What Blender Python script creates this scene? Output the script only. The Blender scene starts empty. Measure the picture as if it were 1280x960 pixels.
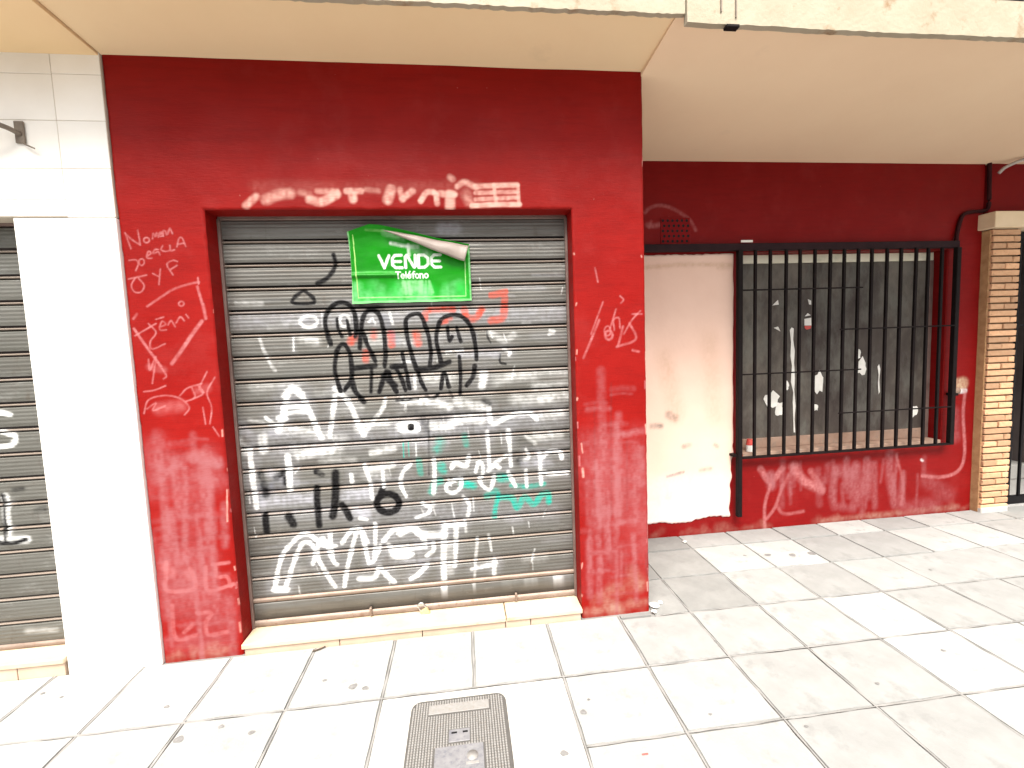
import bpy, bmesh, math, random
import numpy as np
from mathutils import Matrix, Vector, noise as mnoise

# ------------------------------------------------------------------ scene, camera, light
scene = bpy.context.scene
C = scene.collection
random.seed(7); rng = np.random.default_rng(7)

yaw, pitch, roll, F_PX = 0.110666, -0.0786447, -0.0376912, 552.74
cy, sy, cp, sp = math.cos(yaw), math.sin(yaw), math.cos(pitch), math.sin(pitch)
fwd = Vector((sy*cp, cy*cp, sp)); rt = Vector((cy, -sy, 0)); up = rt.cross(fwd)
r2 = rt*math.cos(roll) + up*math.sin(roll); u2 = up*math.cos(roll) - rt*math.sin(roll)
cam = bpy.data.objects.new('camera', bpy.data.cameras.new('camera'))
C.objects.link(cam); scene.camera = cam
cam.data.sensor_width = 36; cam.data.lens = 36*F_PX/1280
cam.data.clip_start = 0.05; cam.data.clip_end = 500
cam.matrix_world = Matrix(((r2.x, u2.x, -fwd.x, 0), (r2.y, u2.y, -fwd.y, 0), (r2.z, u2.z, -fwd.z, 1.5), (0, 0, 0, 1)))

SUN_EL, SUN_AZ = 59, 190          # azimuth clockwise from +y: behind the camera, a little to its left
world = bpy.data.worlds.new('World'); scene.world = world; world.use_nodes = True
wn = world.node_tree.nodes; wl = world.node_tree.links
bg = wn['Background']; bg.inputs['Strength'].default_value = 0.05
sky = wn.new('ShaderNodeTexSky'); sky.sky_type = 'NISHITA'; sky.sun_disc = False
sky.sun_elevation = math.radians(SUN_EL); sky.sun_rotation = math.radians(SUN_AZ)
sky.dust_density = 6; sky.air_density = 1.0; sky.ozone_density = 0.6
hs = wn.new('ShaderNodeHueSaturation'); hs.inputs['Saturation'].default_value = 0.22   # thin white overcast
wl.new(sky.outputs[0], hs.inputs['Color']); wl.new(hs.outputs[0], bg.inputs['Color'])
sun = bpy.data.objects.new('sun', bpy.data.lights.new('sun', 'SUN')); C.objects.link(sun)
sun.data.energy = 1.5; sun.data.angle = math.radians(38); sun.data.color = (1.0, 0.95, 0.86)
az, el = math.radians(SUN_AZ), math.radians(SUN_EL)
sd = Vector((math.sin(az)*math.cos(el), math.cos(az)*math.cos(el), math.sin(el)))
sun.rotation_euler = sd.to_track_quat('Z', 'Y').to_euler(); sun.location = (0, -5, 9)
scene.view_settings.view_transform = 'Standard'; scene.view_settings.look = 'None'
scene.view_settings.gamma = 1; scene.view_settings.exposure = 2.5
scene.cycles.max_bounces = 8

# ------------------------------------------------------------------ helpers
def tag(o, label=None, cat=None, group=None, kind=None):
    if label: o['label'] = label
    if cat: o['category'] = cat
    if group: o['group'] = group
    if kind: o['kind'] = kind
    return o
def thing(name, loc, label, cat, group=None):
    o = bpy.data.objects.new(name, None); C.objects.link(o); o.location = loc
    o.empty_display_size = 0.1
    return tag(o, label, cat, group)
def link(name, me, mat=None):
    o = bpy.data.objects.new(name, me); C.objects.link(o)
    if mat is not None and len(me.materials) == 0: me.materials.append(mat)
    return o
def child(name, me, mat, parent):
    """world-space mesh parented to an empty (or to a mesh at the world origin of that empty)"""
    o = bpy.data.objects.new(name, me); C.objects.link(o)
    if mat is not None and len(me.materials) == 0: me.materials.append(mat)
    o.parent = parent
    top = parent
    off = Vector((0, 0, 0))
    if parent.type == 'EMPTY': off = parent.location
    o.matrix_parent_inverse = Matrix.Translation(-Vector(off))
    return o
def pymesh(name, verts, faces, smooth=False):
    me = bpy.data.meshes.new(name); me.from_pydata([tuple(v) for v in verts], [], faces); me.update()
    if smooth: me.polygons.foreach_set('use_smooth', [True]*len(me.polygons))
    return me
def npmesh(name, V, Q, smooth=False):
    V = np.asarray(V, np.float32); Q = np.asarray(Q, np.int32)
    me = bpy.data.meshes.new(name); me.vertices.add(len(V)); me.vertices.foreach_set('co', V.ravel())
    me.loops.add(Q.size); me.loops.foreach_set('vertex_index', Q.ravel())
    me.polygons.add(len(Q)); me.polygons.foreach_set('loop_start', np.arange(0, Q.size, 4, dtype=np.int32))
    me.polygons.foreach_set('loop_total', np.full(len(Q), 4, np.int32))
    if smooth: me.polygons.foreach_set('use_smooth', np.ones(len(Q), bool))
    me.update(calc_edges=True); me.validate(); return me
def boxes(name, lst, bevel=0.0, seg=1):
    """one mesh from axis aligned boxes (x0,x1,y0,y1,z0,z1)"""
    bm = bmesh.new()
    for x0, x1, y0, y1, z0, z1 in lst:
        r = bmesh.ops.create_cube(bm, size=1)
        for v in r['verts']:
            v.co = Vector(((x0+x1)/2 + v.co.x*(x1-x0), (y0+y1)/2 + v.co.y*(y1-y0), (z0+z1)/2 + v.co.z*(z1-z0)))
    if bevel: bmesh.ops.bevel(bm, geom=list(bm.edges), offset=bevel, segments=seg, profile=0.5, affect='EDGES')
    me = bpy.data.meshes.new(name); bm.to_mesh(me); bm.free(); return me
def tube(name, pts, r, n=8, sub=6, cap=True):
    P = spline(np.array(pts, float), sub) if len(pts) > 2 and sub > 1 else np.array(pts, float)
    V = []; Fc = []
    for i, p in enumerate(P):
        t = P[min(i+1, len(P)-1)] - P[max(i-1, 0)]; t = Vector(t).normalized()
        a = t.cross(Vector((0, 0, 1)))
        if a.length < 1e-3: a = t.cross(Vector((1, 0, 0)))
        a.normalize(); b = t.cross(a)
        rr = r if np.isscalar(r) else r[min(i*len(r)//len(P), len(r)-1)]
        for k in range(n):
            th = 2*math.pi*k/n; V.append(Vector(p) + a*math.cos(th)*rr + b*math.sin(th)*rr)
    for i in range(len(P)-1):
        for k in range(n):
            Fc.append((i*n+k, i*n+(k+1) % n, (i+1)*n+(k+1) % n, (i+1)*n+k))
    if cap: Fc += [tuple(range(n-1, -1, -1)), tuple((len(P)-1)*n+k for k in range(n))]
    return pymesh(name, V, Fc, True)
def spline(P, sub=8):
    P = np.asarray(P, float)
    if len(P) < 3: return P
    E = np.vstack([2*P[0]-P[1], P, 2*P[-1]-P[-2]]); o = []
    for i in range(1, len(E)-2):
        p0, p1, p2, p3 = E[i-1:i+3]
        for k in range(sub):
            t = k/sub
            o.append(.5*((2*p1)+(-p0+p2)*t+(2*p0-5*p1+4*p2-p3)*t*t+(-p0+3*p1-3*p2+p3)*t**3))
    o.append(P[-1]); return np.array(o)
def vnoise(X, Z, f, seed=0):
    """smooth value noise on arrays"""
    r = np.random.default_rng(seed); n = 64; G = r.random((n, n))
    x = X*f + 1000; z = Z*f + 1000; xi = np.floor(x).astype(int); zi = np.floor(z).astype(int)
    a = x-xi; b = z-zi; a = a*a*(3-2*a); b = b*b*(3-2*b)
    g = lambda i, j: G[i % n, j % n]
    return (g(xi, zi)*(1-a)+g(xi+1, zi)*a)*(1-b) + (g(xi, zi+1)*(1-a)+g(xi+1, zi+1)*a)*b

# paint strokes drawn on a surface: (colour key, width m, coverage, edge softness, [(x, z) metres on the wall])
COL = dict(k=(.004,.0035,.004), w=(.62,.62,.61), r=(.42,.055,.03), t=(.008,.26,.20), b=(.12,.13,.18), n=(.34,.34,.38),
           u=(.265,.085,.090), c=(.40,.145,.145), l=(.62,.34,.28), d=(.09,.015,.015), m=(.34,.22,.17), g=(.10,.09,.08), v=(.60,.50,.49),
           s=(.42,.25,.14), p=(.46,.34,.22))
class Canvas:
    def __init__(s, x0, x1, z0, z1, res):
        s.x0, s.z0, s.res = x0, z0, res
        s.nx = int(round((x1-x0)/res))+1; s.nz = int(round((z1-z0)/res))+1
        s.C = np.zeros((s.nz, s.nx, 3)); s.A = np.zeros((s.nz, s.nx))
        s.X, s.Z = np.meshgrid(x0+np.arange(s.nx)*res, z0+np.arange(s.nz)*res)
    def stroke(s, col, w, a, soft, P, smooth=True):
        P = np.array(P, float)
        if len(P) == 1: P = np.vstack([P, P+1e-4])
        if smooth: P = spline(P, 6)
        R = w/2*(1+soft*.6)+s.res
        i0 = max(int((P[:,0].min()-R-s.x0)/s.res), 0); i1 = min(int((P[:,0].max()+R-s.x0)/s.res)+2, s.nx)
        j0 = max(int((P[:,1].min()-R-s.z0)/s.res), 0); j1 = min(int((P[:,1].max()+R-s.z0)/s.res)+2, s.nz)
        if i1 <= i0 or j1 <= j0: return
        X = s.X[j0:j1, i0:i1]; Z = s.Z[j0:j1, i0:i1]; D = np.full(X.shape, 9.)
        for (ax, az), (bx, bz) in zip(P[:-1], P[1:]):
            dx, dz = bx-ax, bz-az; t = np.clip(((X-ax)*dx+(Z-az)*dz)/(dx*dx+dz*dz+1e-12), 0, 1)
            D = np.minimum(D, np.hypot(X-ax-t*dx, Z-az-t*dz))
        lo, hi = w/2*(1-soft), w/2*(1+soft*.6)+s.res*.6
        k = np.clip((hi-D)/max(hi-lo, 1e-6), 0, 1); k = k*k*(3-2*k)*a
        if soft >= .5: k = k*(.55+.75*vnoise(X, Z*.6, 70, 3))*(.7+.5*vnoise(X*.4, Z, 160, 4))
        else: k = k*((.90+.2*vnoise(X, Z, 140, 5)) if col == 'k' else (.62+.5*vnoise(X, Z, 45, 5))*(.78+.35*vnoise(X*.25, Z, 190, 6)))
        k = np.clip(k, 0, 1)
        A0 = s.A[j0:j1, i0:i1]; A1 = k+A0*(1-k); c = np.array(COL[col] if isinstance(col, str) else col)
        C0 = s.C[j0:j1, i0:i1]
        s.C[j0:j1, i0:i1] = (c*k[..., None]+C0*(A0*(1-k))[..., None])/np.maximum(A1, 1e-6)[..., None]
        s.A[j0:j1, i0:i1] = A1
    def draw(s, L):
        for q in L: s.stroke(*q)
        return s
    def sample(s, x, z):
        i = np.clip(np.rint((x-s.x0)/s.res).astype(int), 0, s.nx-1); j = np.clip(np.rint((z-s.z0)/s.res).astype(int), 0, s.nz-1)
        return np.concatenate([s.C[j, i], s.A[j, i][..., None]], -1)
def set_paint(me, rgba):
    at = me.attributes.new('paint', 'FLOAT_COLOR', 'POINT'); at.data.foreach_set('color', np.asarray(rgba, np.float32).ravel())

# ------------------------------------------------------------------ materials
def new_mat(name):
    m = bpy.data.materials.new(name); m.use_nodes = True
    return m, m.node_tree.nodes, m.node_tree.links, m.node_tree.nodes['Principled BSDF']
def ramp(n, l, src, stops):
    r = n.new('ShaderNodeValToRGB'); e = r.color_ramp.elements
    while len(e) < len(stops): e.new(.5)
    for q, (p, c) in zip(e, stops): q.position = p; q.color = (*c, 1) if len(c) == 3 else c
    l.new(src, r.inputs[0]); return r.outputs[0]
def tex(n, l, scale, detail=5, rough=.55, stretch=(1,1,1), loc=(0,0,0), kind='noise', coord='Object'):
    tc = n.new('ShaderNodeTexCoord'); mp = n.new('ShaderNodeMapping'); mp.inputs['Scale'].default_value = stretch; mp.inputs['Location'].default_value = loc
    l.new(tc.outputs[coord], mp.inputs['Vector'])
    if kind == 'noise':
        t = n.new('ShaderNodeTexNoise'); t.inputs['Scale'].default_value = scale; t.inputs['Detail'].default_value = detail; t.inputs['Roughness'].default_value = rough
        l.new(mp.outputs[0], t.inputs['Vector']); return t.outputs['Fac']
    t = n.new('ShaderNodeTexVoronoi'); t.inputs['Scale'].default_value = scale; l.new(mp.outputs[0], t.inputs['Vector']); return t.outputs['Distance']
def mix(n, l, fac, a, b, mode='MIX'):
    m = n.new('ShaderNodeMix'); m.data_type = 'RGBA'; m.blend_type = mode
    for sck, v in ((m.inputs[0], fac), (m.inputs[6], a), (m.inputs[7], b)):
        if hasattr(v, 'is_linked') or hasattr(v, 'node'): l.new(v, sck)
        elif isinstance(v, (int, float)): sck.default_value = v
        else: sck.default_value = (*v, 1)
    return m.outputs[2]
def bump(n, l, h, strength, dist, prev=None):
    b = n.new('ShaderNodeBump'); b.inputs['Strength'].default_value = strength; b.inputs['Distance'].default_value = dist
    l.new(h, b.inputs['Height'])
    if prev is not None: l.new(prev, b.inputs['Normal'])
    return b.outputs[0]
def with_paint(n, l, base):
    a = n.new('ShaderNodeAttribute'); a.attribute_name = 'paint'
    return mix(n, l, a.outputs['Alpha'], base, a.outputs['Color']), a.outputs['Alpha']
def simple(name, c0, c1, scale=6, rough=.7, metal=0, stretch=(1,1,1), bmp=.2, bscale=60, bdist=.002, spots=None, paint=False, rnd=0.0, spec=.5):
    m, n, l, p = new_mat(name)
    col = ramp(n, l, tex(n, l, scale, 6, .6, stretch), [(.3, c0), (.7, c1)])
    if rnd:
        oi = n.new('ShaderNodeObjectInfo'); k = n.new('ShaderNodeMapRange'); k.inputs[3].default_value = 1-rnd; k.inputs[4].default_value = 1+rnd*.6
        l.new(oi.outputs['Random'], k.inputs[0])
        h = n.new('ShaderNodeHueSaturation'); l.new(k.outputs[0], h.inputs['Value']); l.new(col, h.inputs['Color']); col = h.outputs[0]
    if spots:
        sc, lo, hi, sc_col = spots
        f = ramp(n, l, tex(n, l, sc, 6, .65, loc=(3.1, 1.7, .4)), [(lo, (0,0,0)), (hi, (1,1,1))]); col = mix(n, l, f, col, sc_col)
    if paint: col, _ = with_paint(n, l, col)
    l.new(col, p.inputs['Base Color']); p.inputs['Roughness'].default_value = rough; p.inputs['Metallic'].default_value = metal
    p.inputs['Specular IOR Level'].default_value = spec
    if bmp: l.new(bump(n, l, tex(n, l, bscale, 4, .6, stretch), bmp, bdist), p.inputs['Normal'])
    return m

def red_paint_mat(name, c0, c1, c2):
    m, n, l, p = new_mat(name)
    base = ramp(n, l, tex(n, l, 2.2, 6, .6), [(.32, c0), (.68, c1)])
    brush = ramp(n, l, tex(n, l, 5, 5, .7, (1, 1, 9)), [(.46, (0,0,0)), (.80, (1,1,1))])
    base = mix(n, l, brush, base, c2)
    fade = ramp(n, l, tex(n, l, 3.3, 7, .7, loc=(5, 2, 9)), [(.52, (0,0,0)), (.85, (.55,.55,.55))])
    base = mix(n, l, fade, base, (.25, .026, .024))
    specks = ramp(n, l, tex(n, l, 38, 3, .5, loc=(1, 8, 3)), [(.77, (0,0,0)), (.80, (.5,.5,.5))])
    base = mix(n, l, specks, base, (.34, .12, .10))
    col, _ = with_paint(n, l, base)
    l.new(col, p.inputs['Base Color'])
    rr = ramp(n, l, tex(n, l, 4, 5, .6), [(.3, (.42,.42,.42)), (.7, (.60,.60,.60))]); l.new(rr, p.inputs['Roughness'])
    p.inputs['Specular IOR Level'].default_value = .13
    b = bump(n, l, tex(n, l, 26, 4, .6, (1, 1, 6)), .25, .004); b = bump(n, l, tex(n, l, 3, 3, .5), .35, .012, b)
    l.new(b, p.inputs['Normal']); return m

M = {}
M['red_plain'] = simple('red_plain_paint', (.15,.0015,.0025), (.19,.0028,.0035), 3, .6, spec=.14, bmp=.2, bscale=20)
M['red'] = red_paint_mat('red_gloss_paint', (.185,.0026,.0014), (.230,.0052,.0034), (.165,.0028,.0018))
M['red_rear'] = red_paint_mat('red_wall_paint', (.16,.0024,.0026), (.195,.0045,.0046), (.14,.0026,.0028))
M['white'] = simple('white_wall', (.80,.77,.72), (.86,.84,.80), 3, .55, bmp=.15, bscale=30)
M['white_tile'] = simple('white_tile', (.78,.74,.68), (.84,.81,.76), 4, .35, bmp=.05, rnd=.05)
M['grout'] = simple('tile_grout', (.46,.40,.32), (.56,.49,.41), 12, .9)
M['soffit_main'] = simple('cream_soffit_plaster', (.75,.57,.345), (.79,.615,.385), 1.2, .85, bmp=.25, bscale=12, bdist=.006, spots=(3, .66, 1.0, (.60,.46,.29)))
M['soffit_left'] = simple('ochre_soffit_plaster', (.74,.53,.30), (.78,.58,.34), 1.4, .85, bmp=.2, bscale=12, bdist=.006)
M['soffit_right'] = simple('pink_soffit_plaster', (.75,.555,.375), (.79,.60,.41), 1.1, .85, bmp=.25, bscale=10, bdist=.006, spots=(2.2, .66, 1.0, (.60,.44,.32)))
M['fascia'] = simple('cream_fascia', (.30,.255,.18), (.37,.33,.25), 4, .8, bmp=.5, bscale=45, bdist=.006, spots=(9, .58, .74, (.22,.125,.055)))
M['upper'] = simple('upper_render', (.62,.52,.40), (.70,.60,.47), 2, .85)

def metal_slat(name, c0, c1, dirt):
    m, n, l, p = new_mat(name)
    base = ramp(n, l, tex(n, l, 1.6, 6, .6, (1,1,2)), [(.3, c0), (.7, c1)])
    st = ramp(n, l, tex(n, l, 3, 6, .7, (1,1,26)), [(.45, (0,0,0)), (.8, (.7,.7,.7))])
    base = mix(n, l, st, base, dirt)
    sm = ramp(n, l, tex(n, l, 9, 7, .72, (.6,1,1.2), (4,1,6)), [(.56, (0,0,0)), (.76, (.55,.55,.55))])
    base = mix(n, l, sm, base, (.30,.295,.285))
    dr = ramp(n, l, tex(n, l, 14, 6, .7, (1.6,1,.5), (1,7,2)), [(.58, (0,0,0)), (.80, (.6,.6,.6))])
    base = mix(n, l, dr, base, (.08,.055,.04))
    col, al = with_paint(n, l, base)
    l.new(col, p.inputs['Base Color'])
    inv = n.new('ShaderNodeMath'); inv.operation = 'MULTIPLY_ADD'; l.new(al, inv.inputs[0]); inv.inputs[1].default_value = -.5; inv.inputs[2].default_value = .5; p.inputs['Specular IOR Level'].default_value = .12
    l.new(inv.outputs[0], p.inputs['Metallic'])
    rr = ramp(n, l, tex(n, l, 8, 5, .6), [(.3, (.36,.36,.36)), (.7, (.55,.55,.55))]); l.new(rr, p.inputs['Roughness'])
    l.new(bump(n, l, tex(n, l, 40, 3, .6, (.15,1,8)), .3, .002), p.inputs['Normal']); return m
M['slat'] = metal_slat('galvanised_slat', (.118,.114,.104), (.158,.154,.142), (.085,.066,.052))
M['slat_side'] = metal_slat('grey_slat', (.125,.122,.108), (.16,.157,.142), (.09,.078,.066))
M['bar_metal'] = simple('brown_worn_metal', (.17,.12,.09), (.24,.18,.145), 10, .5, .4, (1,1,3), spots=(22, .58, .7, (.16,.09,.06)))
M['rail'] = simple('guide_rail_metal', (.12,.07,.06), (.20,.14,.12), 8, .55, .3)
M['sill'] = simple('cream_marble_step', (.46,.35,.23), (.56,.46,.34), 5, .45, bmp=.15, bscale=40, spots=(4, .60, .78, (.34,.17,.06)))
M['riser'] = simple('pink_tile', (.46,.33,.24), (.52,.40,.30), 8, .5, bmp=.1, rnd=.08)
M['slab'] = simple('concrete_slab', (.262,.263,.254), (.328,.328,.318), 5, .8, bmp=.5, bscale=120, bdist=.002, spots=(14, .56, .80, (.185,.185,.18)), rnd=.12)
M['slab_grey'] = simple('weathered_shaded_slab', (.160,.160,.154), (.220,.220,.211), 6, .8, bmp=.4, bscale=120, bdist=.002, spots=(11, .56, .8, (.15,.15,.145)), rnd=.14)  # weathered grey, darkened further to put the pier corner's shade into the colour
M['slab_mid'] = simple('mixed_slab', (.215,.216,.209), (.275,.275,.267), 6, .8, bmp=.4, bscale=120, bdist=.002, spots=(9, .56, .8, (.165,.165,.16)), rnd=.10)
M['joint'] = simple('joint_mortar', (.085,.08,.075), (.25,.245,.235), 1.6, .95, bmp=.5)
M['ridge'] = simple('joint_ridge', (.17,.165,.155), (.26,.25,.24), 9, .95, bmp=.5)
M['cement'] = simple('cement_bed', (.38,.37,.35), (.44,.43,.40), 18, .9, bmp=.5, bscale=80)
M['kerb'] = simple('granite_kerb', (.34,.33,.32), (.42,.41,.39), 60, .7)
M['asphalt'] = simple('asphalt', (.045,.045,.047), (.065,.065,.066), 90, .9, bmp=.6, bscale=200)
M['gum'] = simple('trodden_gum', (.12,.115,.11), (.20,.195,.19), 50, .8)
M['cast'] = simple('cast_cover', (.08,.075,.07), (.11,.104,.097), 22, .6, .25, spots=(30, .6, .8, (.12,.09,.07)))
M['cast_plate'] = simple('cover_plate', (.17,.168,.178), (.23,.225,.23), 40, .6, .2, spots=(60, .5, .7, (.13,.13,.15)))
M['cast_label'] = simple('cover_label', (.21,.202,.192), (.26,.25,.24), 60, .6, .1, spots=(90, .52, .62, (.22,.20,.18)))
M['iron'] = simple('black_iron', (.005,.003,.0032), (.010,.006,.006), 20, .6, spec=.12, spots=(60, .72, .76, (.16,.14,.12)))
M['beam'] = simple('dark_steel_strip', (.014,.006,.008), (.026,.011,.013), 9, .6, spec=.12, spots=(25, .68, .76, (.09,.06,.06)))
M['plaster'] = simple('bare_plaster', (.68,.47,.375), (.74,.53,.43), 2.5, .9, bmp=.35, bscale=14, bdist=.006, paint=True)
def pane_mat():
    m, n, l, p = new_mat('dirty_board')
    b = ramp(n, l, tex(n, l, 1.7, 7, .68, (1,1,.6), loc=(.35, 0, .2)), [(.34, (.040,.029,.027)), (.50, (.075,.062,.053)), (.64, (.150,.130,.108))])
    s = ramp(n, l, tex(n, l, 5, 7, .7, (1.6,1,.7)), [(.46, (0,0,0)), (.74, (.75,.75,.75))]); b = mix(n, l, s, b, (.15,.15,.13))
    d = ramp(n, l, tex(n, l, 7, 6, .7, (1,1,.4), (2,3,8)), [(.56, (0,0,0)), (.78, (.7,.7,.7))]); b = mix(n, l, d, b, (.016,.011,.010))
    l.new(b, p.inputs['Base Color']); p.inputs['Roughness'].default_value = .5; p.inputs['Specular IOR Level'].default_value = .2
    l.new(bump(n, l, tex(n, l, 9, 4, .6), .2, .004), p.inputs['Normal']); return m
M['pane'] = pane_mat()
M['strip'] = simple('cream_strip', (.74,.70,.54), (.80,.76,.62), 6, .6, spots=(5, .55, .8, (.42,.47,.34)))
M['terracotta'] = simple('terracotta_sill', (.22,.13,.09), (.32,.215,.16), 9, .8, spots=(16, .55, .75, (.20,.16,.13)))
M['paper'] = simple('torn_paper', (.62,.60,.55), (.74,.72,.68), 14, .85)
M['paper_red'] = simple('red_print', (.45,.05,.05), (.55,.10,.08), 14, .8)
M['brick'] = simple('buff_brick', (.56,.30,.16), (.66,.40,.23), 14, .85, bmp=.6, bscale=70, bdist=.004, rnd=.34, spots=(40, .58, .75, (.34,.20,.11)))
M['brick_mortar'] = simple('brick_mortar', (.10,.062,.03), (.16,.10,.05), 20, .95, bmp=.5)
M['brick_smear'] = simple('mortar_smeared_side', (.30,.16,.07), (.44,.27,.13), 16, .95, bmp=.6, bscale=40, bdist=.006)
M['cap'] = simple('cream_cap', (.66,.52,.34), (.74,.60,.42), 6, .7)
M['gate'] = simple('black_gate', (.005,.0045,.0055), (.009,.008,.009), 12, .5, spec=.15)
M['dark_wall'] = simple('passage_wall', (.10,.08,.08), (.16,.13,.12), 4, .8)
M['cable'] = simple('grey_cable', (.36,.32,.30), (.42,.38,.35), 20, .6)
M['conduit'] = simple('painted_conduit', (.022,.004,.006), (.036,.007,.008), 20, .6, spec=.12)
M['brass'] = simple('brass', (.60,.45,.22), (.66,.54,.32), 30, .4, .5)
M['steel'] = simple('steel', (.5,.5,.5), (.6,.6,.6), 30, .3, .9)
M['bracket'] = simple('rusted_bracket', (.13,.10,.08), (.22,.18,.14), 30, .7, .2)
M['grey_film'] = simple('sheet_back', (.21,.165,.14), (.28,.23,.20), 9, .5, bmp=.2, bscale=20, bdist=.004)
M['crumb'] = simple('plaster_crumb', (.6,.58,.54), (.72,.70,.66), 30, .9)
M['litter_red'] = simple('red_plastic', (.5,.05,.04), (.6,.09,.07), 30, .4)
M['twig'] = simple('dead_twig', (.05,.035,.025), (.09,.06,.04), 30, .9)
def sheet_mat():
    m, n, l, p = new_mat('green_printed_sheet')
    b = ramp(n, l, tex(n, l, 5, 5, .6), [(.35, (.001,.16,.0005)), (.7, (.003,.21,.001))])
    col, _ = with_paint(n, l, b); l.new(col, p.inputs['Base Color']); p.inputs['Roughness'].default_value = .4; p.inputs['Specular IOR Level'].default_value = .18
    l.new(bump(n, l, tex(n, l, 9, 4, .6, (1,1,2)), .35, .006), p.inputs['Normal']); return m
M['sheet'] = sheet_mat()
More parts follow.
